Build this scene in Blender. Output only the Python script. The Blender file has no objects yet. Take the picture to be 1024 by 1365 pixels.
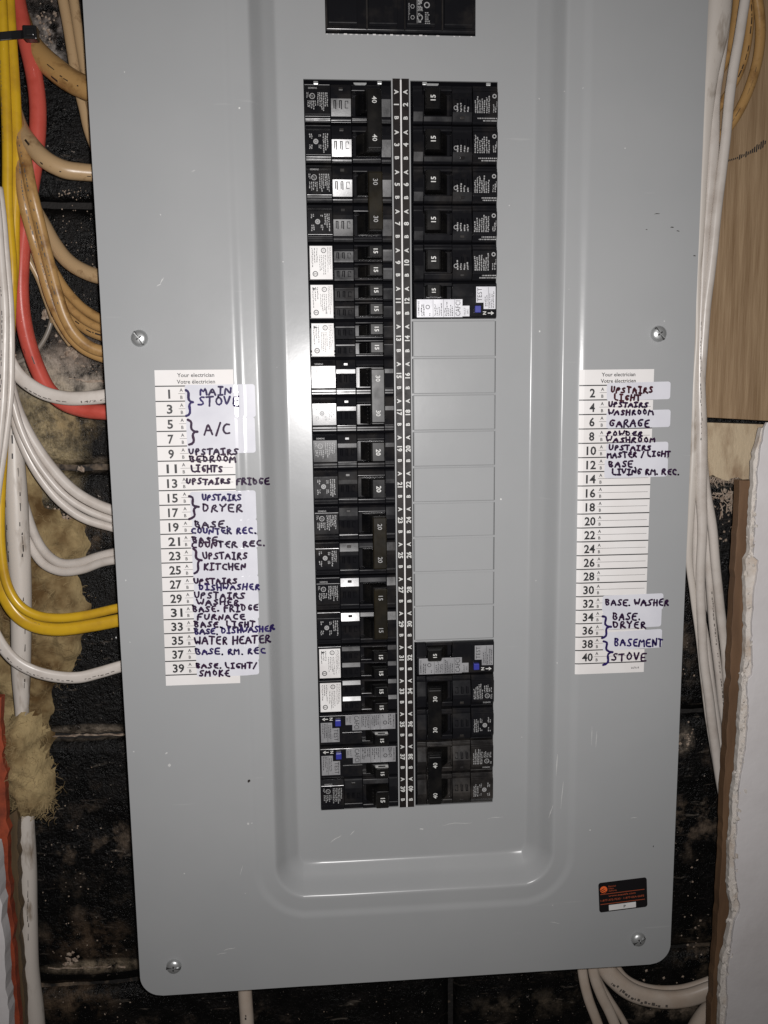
import bpy, bmesh, math, random
from mathutils import Vector, Matrix, noise
random.seed(7)
SC = bpy.context.scene
U = 0.0254                      # the scene is laid out in inches
ZO = 60.0                       # height of the first breaker row above the floor
# ---------------------------------------------------------------- camera
F = 1107.619132
A3 = (0.142673, -0.072606, -0.022542)
T3 = Vector((0.436334, -11.137923, 21.685993))
def rotm(a):
    x, y, z = a
    cx, sx, cy, sy, cz, sz = math.cos(x), math.sin(x), math.cos(y), math.sin(y), math.cos(z), math.sin(z)
    return Matrix(((cz, -sz, 0), (sz, cz, 0), (0, 0, 1))) @ Matrix(((cy, 0, sy), (0, 1, 0), (-sy, 0, cy))) @ Matrix(((1, 0, 0), (0, cx, -sx), (0, sx, cx)))
R3 = rotm(A3); R3T = R3.transposed()
CAMF = -(R3T @ T3)              # (X, Y down, Z depth)
def conv(v): return Vector((v[0], v[2], -v[1]))
right, down, fwd = conv(R3[0]), conv(R3[1]), conv(R3[2])
cam_d = bpy.data.cameras.new('camera'); cam = bpy.data.objects.new('camera', cam_d)
SC.collection.objects.link(cam)
cl = conv(CAMF)
mw = Matrix.Identity(4)
for i in range(3):
    mw[i][0] = right[i]; mw[i][1] = -down[i]; mw[i][2] = -fwd[i]
mw[0][3] = cl.x * U; mw[1][3] = cl.y * U; mw[2][3] = (cl.z + ZO) * U
cam.matrix_world = mw
cam_d.sensor_fit = 'VERTICAL'; cam_d.sensor_height = 24.0; cam_d.lens = 24.0 * F / 1365.0
cam_d.clip_start = 0.02; cam_d.clip_end = 50
SC.camera = cam
def at(u, v, d=0.0):
    """point (x, d, z) in inches seen at photo pixel u,v lying at depth d behind the breaker face plane"""
    dr = R3T @ Vector(((u - 512) / F, (v - 682.5) / F, 1.0))
    t = (d - CAMF.z) / dr.z
    p = CAMF + dr * t
    return Vector((p.x, d, -p.y))
def inch(px, d):
    return px * (d - CAMF.z) / F
# ---------------------------------------------------------------- world, lamp, exposure
w = bpy.data.worlds.new("World"); SC.world = w; w.use_nodes = True
w.node_tree.nodes['Background'].inputs[0].default_value = (1.0, 0.93, 0.86, 1)
w.node_tree.nodes['Background'].inputs[1].default_value = 0.035
ld = bpy.data.lights.new('phone_flash', 'SPOT'); ld.energy = 16.5; ld.spot_size = math.radians(118); ld.spot_blend = 1.0; ld.shadow_soft_size = 0.16 * U
ld.color = (1.0, 0.975, 0.965)
lo = bpy.data.objects.new('phone_flash', ld); SC.collection.objects.link(lo)
lo.location = ((cl.x + 0.35) * U, (cl.y) * U, (cl.z + 0.2 + ZO) * U)
lo.rotation_euler = (-(Vector((-2.2, 0.0, -9.6)) - cl)).to_track_quat('Z', 'Y').to_euler()
SC.view_settings.view_transform = 'Standard'; SC.view_settings.look = 'None'
SC.view_settings.exposure = 0; SC.view_settings.gamma = 1
SC.render.engine = 'CYCLES'; SC.cycles.max_bounces = 6
SC.render.resolution_x = 768; SC.render.resolution_y = 1024
# ---------------------------------------------------------------- materials
def mat(name, col, rough=0.5, metal=0.0, col2=None, nscale=20.0, nlo=0.4, nhi=0.7, bump=0.0, bscale=60.0,
        rvar=0.0, spec=0.5, stretch=None, bdist=0.0006, coat=0.0):
    m = bpy.data.materials.new(name); m.use_nodes = True
    nt = m.node_tree; b = nt.nodes['Principled BSDF']; L = nt.links.new
    b.inputs['Base Color'].default_value = (*col, 1); b.inputs['Roughness'].default_value = rough
    b.inputs['Metallic'].default_value = metal; b.inputs['Specular IOR Level'].default_value = spec
    b.inputs['Coat Weight'].default_value = coat; b.inputs['Coat Roughness'].default_value = 0.12
    src = None
    if col2 or bump or rvar:
        g = nt.nodes.new('ShaderNodeNewGeometry')
        mp = nt.nodes.new('ShaderNodeMapping')
        L(g.outputs['Position'], mp.inputs['Vector'])
        if stretch: mp.inputs['Scale'].default_value = stretch
        src = mp.outputs['Vector']
    def nz(scale, detail=4, rough_=0.6):
        n = nt.nodes.new('ShaderNodeTexNoise'); n.inputs['Scale'].default_value = scale
        n.inputs['Detail'].default_value = detail; n.inputs['Roughness'].default_value = rough_
        L(src, n.inputs['Vector']); return n.outputs['Fac']
    def mr(f, a, b_, c=0, d=1):
        n = nt.nodes.new('ShaderNodeMapRange'); n.clamp = True
        n.inputs[1].default_value = a; n.inputs[2].default_value = b_
        n.inputs[3].default_value = c; n.inputs[4].default_value = d
        L(f, n.inputs[0]); return n.outputs[0]
    if col2:
        f = mr(nz(nscale), nlo, nhi)
        mx = nt.nodes.new('ShaderNodeMix'); mx.data_type = 'RGBA'
        mx.inputs[6].default_value = (*col, 1); mx.inputs[7].default_value = (*col2, 1)
        L(f, mx.inputs[0]); L(mx.outputs[2], b.inputs['Base Color'])
    if rvar:
        L(mr(nz(nscale * 1.7 + 5), 0.3, 0.7, rough - rvar, rough + rvar), b.inputs['Roughness'])
    if bump:
        bp = nt.nodes.new('ShaderNodeBump'); bp.inputs['Strength'].default_value = bump
        bp.inputs['Distance'].default_value = bdist
        L(nz(bscale, 5), bp.inputs['Height']); L(bp.outputs[0], b.inputs['Normal'])
    return m
def cover_paint():
    m = mat('grey_enamel', (0.303, 0.309, 0.313), 0.255, col2=(0.319, 0.324, 0.327), nscale=9, bump=0.10, bscale=22, bdist=0.0012, rvar=0.03, spec=0.30)
    nt = m.node_tree; L = nt.links.new; b = nt.nodes['Principled BSDF']
    g = nt.nodes.new('ShaderNodeNewGeometry')
    # tiny chips and pale scuffs in the paint
    v = nt.nodes.new('ShaderNodeTexVoronoi'); v.inputs['Scale'].default_value = 38
    L(g.outputs['Position'], v.inputs['Vector'])
    lt = nt.nodes.new('ShaderNodeMath'); lt.operation = 'LESS_THAN'; lt.inputs[1].default_value = 0.024
    L(v.outputs['Distance'], lt.inputs[0])
    n = nt.nodes.new('ShaderNodeTexNoise'); n.inputs['Scale'].default_value = 14; L(g.outputs['Position'], n.inputs['Vector'])
    gt = nt.nodes.new('ShaderNodeMath'); gt.operation = 'GREATER_THAN'; gt.inputs[1].default_value = 0.56; L(n.outputs['Fac'], gt.inputs[0])
    mu = nt.nodes.new('ShaderNodeMath'); mu.operation = 'MULTIPLY'; L(lt.outputs[0], mu.inputs[0]); L(gt.outputs[0], mu.inputs[1])
    # long thin scratches
    mp = nt.nodes.new('ShaderNodeMapping'); mp.inputs['Rotation'].default_value = (0, 0.5, 0); mp.inputs['Scale'].default_value = (14, 14, 150)
    L(g.outputs['Position'], mp.inputs['Vector'])
    n2 = nt.nodes.new('ShaderNodeTexNoise'); n2.inputs['Scale'].default_value = 1.3; n2.inputs['Detail'].default_value = 2
    L(mp.outputs[0], n2.inputs['Vector'])
    g2 = nt.nodes.new('ShaderNodeMapRange'); g2.inputs[1].default_value = 0.735; g2.inputs[2].default_value = 0.79
    g2.inputs[3].default_value = 0; g2.inputs[4].default_value = 0.10; L(n2.outputs['Fac'], g2.inputs[0])
    mx0 = nt.nodes.new('ShaderNodeMath'); mx0.operation = 'MAXIMUM'; L(mu.outputs[0], mx0.inputs[0]); L(g2.outputs[0], mx0.inputs[1])
    old = b.inputs['Base Color'].links[0].from_socket
    mx = nt.nodes.new('ShaderNodeMix'); mx.data_type = 'RGBA'; L(mx0.outputs[0], mx.inputs[0]); L(old, mx.inputs[6])
    mx.inputs[7].default_value = (0.62, 0.62, 0.60, 1); L(mx.outputs[2], b.inputs['Base Color'])
    return m
M = {}
M['paint'] = cover_paint()
M['chip'] = mat('bare_chip', (0.50, 0.50, 0.49), 0.4)
M['box'] = mat('box_steel', (0.16, 0.165, 0.17), 0.5)
M['blk'] = mat('black_plastic', (0.0075, 0.0075, 0.009), 0.22, col2=(0.026, 0.023, 0.021), nscale=55, nlo=0.5, nhi=0.85, bump=0.12, bscale=900, bdist=0.00006, rvar=0.05, spec=0.22)
M['blk_dusty'] = mat('dusty_black_plastic', (0.011, 0.010, 0.010), 0.28, col2=(0.046, 0.041, 0.037), nscale=60, nlo=0.42, nhi=0.75, bump=0.15, bscale=900, bdist=0.00006, rvar=0.08)
M['hnd'] = mat('handle_plastic', (0.004, 0.004, 0.0045), 0.30, col2=(0.012, 0.011, 0.010), nscale=70, spec=0.16, rvar=0.06)
M['tie'] = mat('brown_black_tie', (0.007, 0.0058, 0.0036), 0.34, col2=(0.016, 0.0125, 0.007), nscale=60, spec=0.13, rvar=0.07)
M['print_w'] = mat('white_print', (0.55, 0.55, 0.53), 0.5)
M['matt'] = mat('matt_black', (0.004, 0.004, 0.005), 0.95, spec=0.0)
M['print_g'] = mat('grey_print', (0.30, 0.30, 0.30), 0.5)
M['print_k'] = mat('black_print', (0.02, 0.02, 0.022), 0.5)
M['print_dim'] = mat('worn_grey_print', (0.16, 0.16, 0.16), 0.5)
M['strip'] = mat('strip_black', (0.009, 0.007, 0.007), 0.45, col2=(0.018, 0.014, 0.012), nscale=80, rvar=0.08, spec=0.18)
M['wlabel'] = mat('white_label', (0.70, 0.69, 0.68), 0.45, col2=(0.60, 0.58, 0.57), nscale=60)
M['slabel'] = mat('silver_label', (0.33, 0.33, 0.34), 0.38, metal=0.25, col2=(0.24, 0.24, 0.25), nscale=120)
M['litlabel'] = mat('flash_lit_silver_label', (0.62, 0.62, 0.65), 0.38, metal=0.1, col2=(0.52, 0.52, 0.55), nscale=120)  # lighter copy of the silver label: flash brightness put into its colour
M['paper'] = mat('directory_paper', (0.70, 0.68, 0.67), 0.55, col2=(0.64, 0.61, 0.59), nscale=25, nlo=0.4, nhi=0.8)
M['patch'] = mat('glossy_label_tape', (0.64, 0.64, 0.685), 0.16, col2=(0.58, 0.58, 0.63), nscale=40, coat=0.3)
M['ink'] = mat('marker_ink', (0.018, 0.006, 0.030), 0.5, col2=(0.030, 0.006, 0.030), nscale=120, spec=0.2)
M['ink2'] = mat('marker_ink_violet', (0.020, 0.010, 0.095), 0.5, col2=(0.014, 0.006, 0.035), nscale=90, spec=0.2)
M['ink3'] = mat('marker_ink_maroon', (0.06, 0.006, 0.012), 0.5, col2=(0.02, 0.005, 0.012), nscale=120, spec=0.2)
M['blue'] = mat('blue_button', (0.030, 0.035, 0.26), 0.35)
M['chrome'] = mat('zinc_screw', (0.50, 0.51, 0.51), 0.38, metal=0.7, bump=0.5, bscale=500, bdist=0.0002, rvar=0.08)
M['slot'] = mat('screw_slot', (0.03, 0.03, 0.03), 0.5)
M['stk'] = mat('sticker_black', (0.006, 0.005, 0.006), 0.4)
M['orange'] = mat('sticker_orange', (0.75, 0.13, 0.03), 0.5)
M['dorange'] = mat('sticker_thin_orange', (0.36, 0.075, 0.03), 0.5)
M['white_pvc'] = mat('white_cable_jacket', (0.57, 0.52, 0.475), 0.33, col2=(0.46, 0.405, 0.36), nscale=60, nlo=0.45, nhi=0.75, bump=0.1, bscale=160, rvar=0.05)
M['old_white'] = mat('aged_white_jacket', (0.56, 0.51, 0.46), 0.42, col2=(0.17, 0.12, 0.075), nscale=70, nlo=0.55, nhi=0.72, bump=0.25, bscale=90, stretch=(1, 1, 0.3))
M['cream'] = mat('cream_cable_jacket', (0.56, 0.475, 0.40), 0.36, col2=(0.47, 0.37, 0.29), nscale=40, nlo=0.4, nhi=0.75, bump=0.12, bscale=160)
M['tan'] = mat('tan_cable_jacket', (0.385, 0.225, 0.085), 0.33, col2=(0.16, 0.075, 0.025), nscale=75, nlo=0.50, nhi=0.72, bump=0.15, bscale=150, rvar=0.05)
M['paletan'] = mat('pale_tan_jacket', (0.42, 0.285, 0.155), 0.33, col2=(0.15, 0.075, 0.03), nscale=95, nlo=0.58, nhi=0.76, bump=0.15, bscale=150, rvar=0.05)
M['yellow'] = mat('yellow_cable_jacket', (0.56, 0.34, 0.016), 0.30, col2=(0.40, 0.22, 0.018), nscale=45, nlo=0.45, nhi=0.75, bump=0.1, bscale=150)
M['red'] = mat('red_cable_jacket', (0.50, 0.085, 0.062), 0.27, col2=(0.36, 0.045, 0.028), nscale=45, nlo=0.45, nhi=0.75, bump=0.12, bscale=150)
M['greycab'] = mat('grey_thin_jacket', (0.22, 0.19, 0.16), 0.35)
M['mark'] = mat('cable_print', (0.10, 0.085, 0.075), 0.5)
M['dirt'] = mat('black_scuff', (0.02, 0.015, 0.012), 0.5)
M['ziptie'] = mat('zip_tie_nylon', (0.012, 0.012, 0.013), 0.3)
def wood(name, c1, c2, sc=26.0, k=(9, 9, 0.55), bump=0.4):
    m = mat(name, c1, 0.62, col2=c2, nscale=sc, nlo=0.35, nhi=0.68, bump=bump, bscale=60, stretch=k, bdist=0.0007)
    return m
M['wood'] = mat('stud_wood', (0.33, 0.225, 0.130), 0.62, col2=(0.20, 0.122, 0.060), nscale=26, nlo=0.34, nhi=0.70, bump=0.8, bscale=80, stretch=(7, 7, 0.40), bdist=0.0006)
M['endwood'] = mat('cut_end_wood', (0.50, 0.40, 0.27), 0.75, col2=(0.26, 0.17, 0.10), nscale=40, nlo=0.45, nhi=0.72, bump=0.8, bscale=120, stretch=(2.2, 1, 0.8), bdist=0.001)
M['brown'] = wood('brown_strip_wood', (0.195, 0.112, 0.060), (0.11, 0.060, 0.032), sc=14, k=(5, 5, 0.7), bump=0.3)
M['rust'] = mat('rust_painted_wood', (0.34, 0.060, 0.022), 0.7, col2=(0.13, 0.026, 0.012), nscale=70, bump=0.5, bscale=160, bdist=0.001)
M['olive'] = wood('stained_wood', (0.14, 0.09, 0.045), (0.06, 0.04, 0.02), sc=20)
M['drywall'] = mat('painted_drywall', (0.70, 0.67, 0.67), 0.6, col2=(0.62, 0.585, 0.58), nscale=16, bump=0.5, bscale=70, bdist=0.0010)
M['gypsum'] = mat('torn_gypsum', (0.66, 0.61, 0.56), 0.9, col2=(0.46, 0.37, 0.29), nscale=60, nlo=0.5, nhi=0.75, bump=0.9, bscale=160, bdist=0.001)
M['insul'] = mat('glass_wool', (0.38, 0.285, 0.145), 0.95, col2=(0.11, 0.064, 0.025), nscale=24, nlo=0.40, nhi=0.62, bump=1.0, bscale=220, bdist=0.0015, spec=0.2)
M['fibre'] = mat('glass_wool_fibre', (0.29, 0.215, 0.11), 0.8, col2=(0.12, 0.075, 0.035), nscale=22, spec=0.2)
M['crumb'] = mat('mortar_crumb', (0.42, 0.34, 0.27), 0.9, col2=(0.20, 0.13, 0.09), nscale=300)
def tar():
    m = bpy.data.materials.new('tarred_block'); m.use_nodes = True
    nt = m.node_tree; L = nt.links.new; b = nt.nodes['Principled BSDF']
    g = nt.nodes.new('ShaderNodeNewGeometry'); P = g.outputs['Position']
    def nz(scale, detail=5, st=None, rough=0.65):
        n = nt.nodes.new('ShaderNodeTexNoise'); n.inputs['Scale'].default_value = scale
        n.inputs['Detail'].default_value = detail; n.inputs['Roughness'].default_value = rough
        if st:
            mp = nt.nodes.new('ShaderNodeMapping'); mp.inputs['Scale'].default_value = st[0]; mp.inputs['Rotation'].default_value = st[1]
            L(P, mp.inputs['Vector']); L(mp.outputs[0], n.inputs['Vector'])
        else: L(P, n.inputs['Vector'])
        return n.outputs['Fac']
    def mr(f, a, b_, c=0, d=1):
        n = nt.nodes.new('ShaderNodeMapRange'); n.inputs[1].default_value = a; n.inputs[2].default_value = b_
        n.inputs[3].default_value = c; n.inputs[4].default_value = d; L(f, n.inputs[0]); return n.outputs[0]
    def op(o, a, b_):
        n = nt.nodes.new('ShaderNodeMath'); n.operation = o
        for i, x in enumerate((a, b_)):
            if isinstance(x, (int, float)): n.inputs[i].default_value = x
            else: L(x, n.inputs[i])
        return n.outputs[0]
    def mix(f, a, b_):
        n = nt.nodes.new('ShaderNodeMix'); n.data_type = 'RGBA'; L(f, n.inputs[0])
        for i, x in ((6, a), (7, b_)):
            if isinstance(x, tuple): n.inputs[i].default_value = (*x, 1)
            else: L(x, n.inputs[i])
        return n.outputs[2]
    def blob(c, rx, rz, soft=0.5):
        mp = nt.nodes.new('ShaderNodeVectorMath'); mp.operation = 'SUBTRACT'; L(P, mp.inputs[0])
        mp.inputs[1].default_value = (c[0] * U, c[1] * U, (c[2] + ZO) * U)
        m2 = nt.nodes.new('ShaderNodeVectorMath'); m2.operation = 'MULTIPLY'; L(mp.outputs[0], m2.inputs[0])
        m2.inputs[1].default_value = (1 / (rx * U), 0, 1 / (rz * U))
        ln = nt.nodes.new('ShaderNodeVectorMath'); ln.operation = 'LENGTH'; L(m2.outputs[0], ln.inputs[0])
        return mr(ln.outputs['Value'], 1.0, 1.0 - soft)
    big = nz(9, 6); mid = nz(45, 6); fine = nz(330, 4); 
    streak = nz(40, 4, ((1.0, 1, 7.5), (0, 0.35, 0)))
    base = mix(mr(mid, 0.5, 0.75), (0.0022, 0.0020, 0.0020), (0.008, 0.006, 0.005))
    # brown dust patches
    dust = op('MULTIPLY', mr(big, 0.56, 0.70), mr(mid, 0.50, 0.66))
    base = mix(op('MULTIPLY', dust, 0.85), base, (0.19, 0.14, 0.10))
    sc_ = nz(28, 3, ((1.0, 1, 5.0), (0, 0.9, 0)))
    base = mix(op('MULTIPLY', op('MULTIPLY', mr(sc_, 0.64, 0.70), mr(big, 0.40, 0.55)), 0.35), base, (0.26, 0.22, 0.18))
    base = mix(op('MULTIPLY', mr(streak, 0.66, 0.76), 0.28), base, (0.24, 0.19, 0.15))
    # fine pale specks
    base = mix(op('MULTIPLY', mr(fine, 0.68, 0.71), 0.8), base, (0.34, 0.29, 0.25))
    # pale mortar smears of their own shape
    def smear(px, py, rx, rz, amt, col, lo=0.44, hi=0.58):
        nonlocal base
        f = op('MULTIPLY', blob(at(px, py, 4.2), rx, rz, 0.7), mr(mid, lo, hi))
        f = op('MULTIPLY', f, mr(nz(120, 4), 0.36, 0.6, 0.25, 1))
        base = mix(op('MULTIPLY', f, amt), base, col)
    smear(72, 22, 1.5, 1.3, 0.8, (0.20, 0.16, 0.14), 0.38, 0.58)
    smear(60, 50, 0.7, 1.2, 0.9, (0.50, 0.45, 0.41))
    smear(85, 508, 2.6, 0.7, 1.0, (0.52, 0.45, 0.37), 0.34, 0.5)
    smear(110, 478, 2.2, 1.0, 0.8, (0.24, 0.18, 0.14), 0.34, 0.5)
    smear(60, 490, 1.2, 0.8, 0.9, (0.42, 0.35, 0.29), 0.3, 0.5)
    smear(58, 585, 1.5, 2.6, 1.0, (0.42, 0.33, 0.19), 0.32, 0.5)
    smear(90, 560, 1.2, 0.9, 0.8, (0.34, 0.24, 0.12), 0.36, 0.55)
    smear(108, 980, 2.2, 0.35, 0.9, (0.34, 0.28, 0.22), 0.36, 0.5)
    smear(130, 1292, 2.2, 0.30, 0.9, (0.34, 0.27, 0.19), 0.36, 0.5)
    smear(120, 620, 1.4, 0.3, 0.5, (0.30, 0.24, 0.18), 0.4, 0.55)
    smear(120, 700, 1.6, 1.2, 0.5, (0.20, 0.14, 0.09))
    smear(912, 990, 0.5, 0.7, 0.9, (0.40, 0.33, 0.26), 0.4, 0.6)
    smear(905, 880, 0.8, 2.4, 0.35, (0.24, 0.18, 0.13))
    smear(940, 1270, 1.3, 1.5, 0.5, (0.26, 0.19, 0.13))
    smear(700, 1345, 2.8, 0.7, 0.4, (0.22, 0.17, 0.12))
    smear(890, 1345, 2.0, 0.8, 0.7, (0.36, 0.28, 0.21))
    smear(120, 1260, 1.8, 1.4, 0.4, (0.20, 0.13, 0.08))
    smear(90, 1340, 2.0, 0.9, 0.5, (0.24, 0.16, 0.10))
    L(base, b.inputs['Base Color'])
    b.inputs['Roughness'].default_value = 0.33
    L(mr(mid, 0.4, 0.7, 0.24, 0.6), b.inputs['Roughness']); b.inputs['Specular IOR Level'].default_value = 0.26
    h = op('ADD', op('MULTIPLY', fine, 1.0), op('ADD', op('MULTIPLY', mid, 0.8), op('MULTIPLY', nz(150, 5, ((2.2, 1, .7), (0, 0, 0))), 0.9)))
    bp = nt.nodes.new('ShaderNodeBump'); bp.inputs['Strength'].default_value = 1.0; bp.inputs['Distance'].default_value = 0.0016
    L(h, bp.inputs['Height']); L(bp.outputs[0], b.inputs['Normal'])
    return m
M['tar'] = tar()
M['mortar'] = mat('mortar', (0.012, 0.010, 0.009), 0.8, col2=(0.26, 0.19, 0.13), nscale=30, nlo=0.5, nhi=0.66, bump=1, bscale=200, bdist=0.002)
# ---------------------------------------------------------------- mesh builder (inches)
class MB:
    def __init__(s): s.v = []; s.f = []
    def add(s, vs, fs):
        o = len(s.v); s.v += [tuple(v) for v in vs]; s.f += [tuple(i + o for i in f) for f in fs]
    def box(s, a, b):
        x0, x1 = sorted((a[0], b[0])); y0, y1 = sorted((a[1], b[1])); z0, z1 = sorted((a[2], b[2]))
        s.add([(x0, y0, z0), (x1, y0, z0), (x1, y1, z0), (x0, y1, z0), (x0, y0, z1), (x1, y0, z1), (x1, y1, z1), (x0, y1, z1)],
              [(3, 2, 1, 0), (4, 5, 6, 7), (0, 1, 5, 4), (1, 2, 6, 5), (2, 3, 7, 6), (3, 0, 4, 7)])
    def prism_x(s, prof, x0, x1):      # prof: [(v, d)] v down
        n = len(prof); vs = [(x0, d, -v) for v, d in prof] + [(x1, d, -v) for v, d in prof]
        s.add(vs, [tuple(range(n)), tuple(range(2 * n - 1, n - 1, -1))] + [(i, i + n, (i + 1) % n + n, (i + 1) % n) for i in range(n)])
    def prism_v(s, prof, v0, v1):      # prof: [(u, d)]
        n = len(prof); vs = [(u, d, -v0) for u, d in prof] + [(u, d, -v1) for u, d in prof]
        s.add(vs, [tuple(range(n)), tuple(range(2 * n - 1, n - 1, -1))] + [(i, i + n, (i + 1) % n + n, (i + 1) % n) for i in range(n)])
    def rect(s, u0, u1, v0, v1, d):
        s.add([(u0, d, -v0), (u0, d, -v1), (u1, d, -v1), (u1, d, -v0)], [(0, 1, 2, 3)])
    def ring(s, u, v, d, r0, r1, n=18):
        vs = []
        for i in range(n):
            c, q = math.cos(6.28318 * i / n), math.sin(6.28318 * i / n)
            vs += [(u + r0 * c, d, -v + r0 * q), (u + r1 * c, d, -v + r1 * q)]
        s.add(vs, [(2 * i, 2 * i + 1, (2 * i + 3) % (2 * n), (2 * i + 2) % (2 * n)) for i in range(n)])
    def disc(s, u, v, d, r, n=18):
        s.add([(u + r * math.cos(6.28318 * i / n), d, -v + r * math.sin(6.28318 * i / n)) for i in range(n)], [tuple(range(n))])
    def build(s, name, m, parent=None, smooth=False, bevel=0, drape=None, recalc=True):
        vs = s.v
        if drape: vs = [(x, drape(x, z) + y, z) for x, y, z in vs]
        me = bpy.data.meshes.new(name)
        me.from_pydata([(x * U, y * U, z * U) for x, y, z in vs], [], s.f)
        me.materials.append(m)
        if smooth: me.polygons.foreach_set('use_smooth', [True] * len(me.polygons))
        me.validate(); me.update()
        bm = bmesh.new(); bm.from_mesh(me)
        if not drape and recalc: bmesh.ops.recalc_face_normals(bm, faces=bm.faces)
        bm.to_mesh(me); bm.free()
        return link(name, me, parent, bevel)
def link(name, me, parent=None, bevel=0):
    o = bpy.data.objects.new(name, me); SC.collection.objects.link(o)
    if name in ('handwriting', 'printed_numbers', 'jacket_print', 'label_print', 'ruled_lines', 'strip_lettering', 'sticker_lettering', 'mortar_bead', 'sheet_edge'): o['kind'] = 'stuff'
    if parent: o.parent = parent
    else: o.location = (0, 0, ZO * U)
    if bevel:
        md = o.modifiers.new('bevel', 'BEVEL'); md.width = bevel * U; md.segments = 2; md.limit_method = 'ANGLE'; md.angle_limit = 0.5
        md.harden_normals = False
    return o
def empty(name, loc=(0, 0, 0), rot=(0, 0, 0)):
    o = bpy.data.objects.new(name, None); SC.collection.objects.link(o)
    o.location = (loc[0] * U, loc[1] * U, (loc[2] + ZO) * U); o.rotation_euler = rot; o.empty_display_size = 0.02
    return o
def tag(o, label=None, cat=None, group=None, kind=None):
    if label: o['label'] = label
    if cat: o['category'] = cat
    if group: o['group'] = group
    if kind: o['kind'] = kind
    return o
# ---------------------------------------------------------------- lettering
_tc = {}
def glyphs(t, bold=0.0):
    k = (t, bold)
    if k not in _tc:
        c = bpy.data.curves.new('t', 'FONT'); c.body = t; c.size = 1.0; c.offset = bold; c.resolution_u = 2
        o = bpy.data.objects.new('t', c); SC.collection.objects.link(o)
        dg = bpy.context.evaluated_depsgraph_get(); me = bpy.data.meshes.new_from_object(o.evaluated_get(dg))
        vs = [(v.co.x, v.co.y) for v in me.vertices]; fs = [tuple(p.vertices) for p in me.polygons]
        bpy.data.objects.remove(o); bpy.data.curves.remove(c); bpy.data.meshes.remove(me)
        x0 = min(v[0] for v in vs); x1 = max(v[0] for v in vs); y0 = min(v[1] for v in vs); y1 = max(v[1] for v in vs)
        _tc[k] = (vs, fs, x0, x1, y0, y1)
    return _tc[k]
def text(mb, t, cx, cz, d, h, direc='r', bold=0.012, width=None, wmax=None):
    """flat lettering centred at (cx, cz); h = letter height; direc r (upright), d (reads downwards), u (reads upwards)"""
    vs, fs, x0, x1, y0, y1 = glyphs(t, bold)
    s = h / 0.73
    sx = s
    if width: sx = width / (x1 - x0)
    if wmax and (x1 - x0) * sx > wmax: sx = wmax / (x1 - x0)
    mx = (x0 + x1) / 2; my = 0.36
    out = []
    for x, y in vs:
        a, b = (x - mx) * sx, (y - my) * s
        if direc == 'r': out.append((cx + a, d, cz + b))
        elif direc == 'd': out.append((cx + b, d, cz - a))
        else: out.append((cx - b, d, cz + a))
    mb.add(out, fs)
def micro(mb, u0, u1, v0, v1, d, n, rnd, reading='d', fill=0.85, th=0.5):
    """rows of print too small to read: short dashes of uneven length along the reading direction"""
    if reading == 'd':
        p = (u1 - u0) / n
        for i in range(n):
            v = v0; end = v0 + (v1 - v0) * rnd.uniform(fill * 0.7, 1)
            while v < end:
                l = rnd.uniform(0.012, 0.05); 
                if v + l > end: break
                c = u0 + p * (i + .5); j = rnd.uniform(-.15, .15) * p
                mb.rect(c + j - p * th * .5, c + j + p * th * .5, v, v + l, d)
                v += l + rnd.uniform(0.008, 0.022)
    else:
        p = (v1 - v0) / n
        for i in range(n):
            u = u0; end = u0 + (u1 - u0) * rnd.uniform(fill * 0.7, 1)
            while u < end:
                l = rnd.uniform(0.012, 0.05)
                if u + l > end: break
                c = v0 + p * (i + .5)
                mb.rect(u, u + l, c - p * th * .5, c + p * th * .5, d)
                u += l + rnd.uniform(0.008, 0.022)
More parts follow.
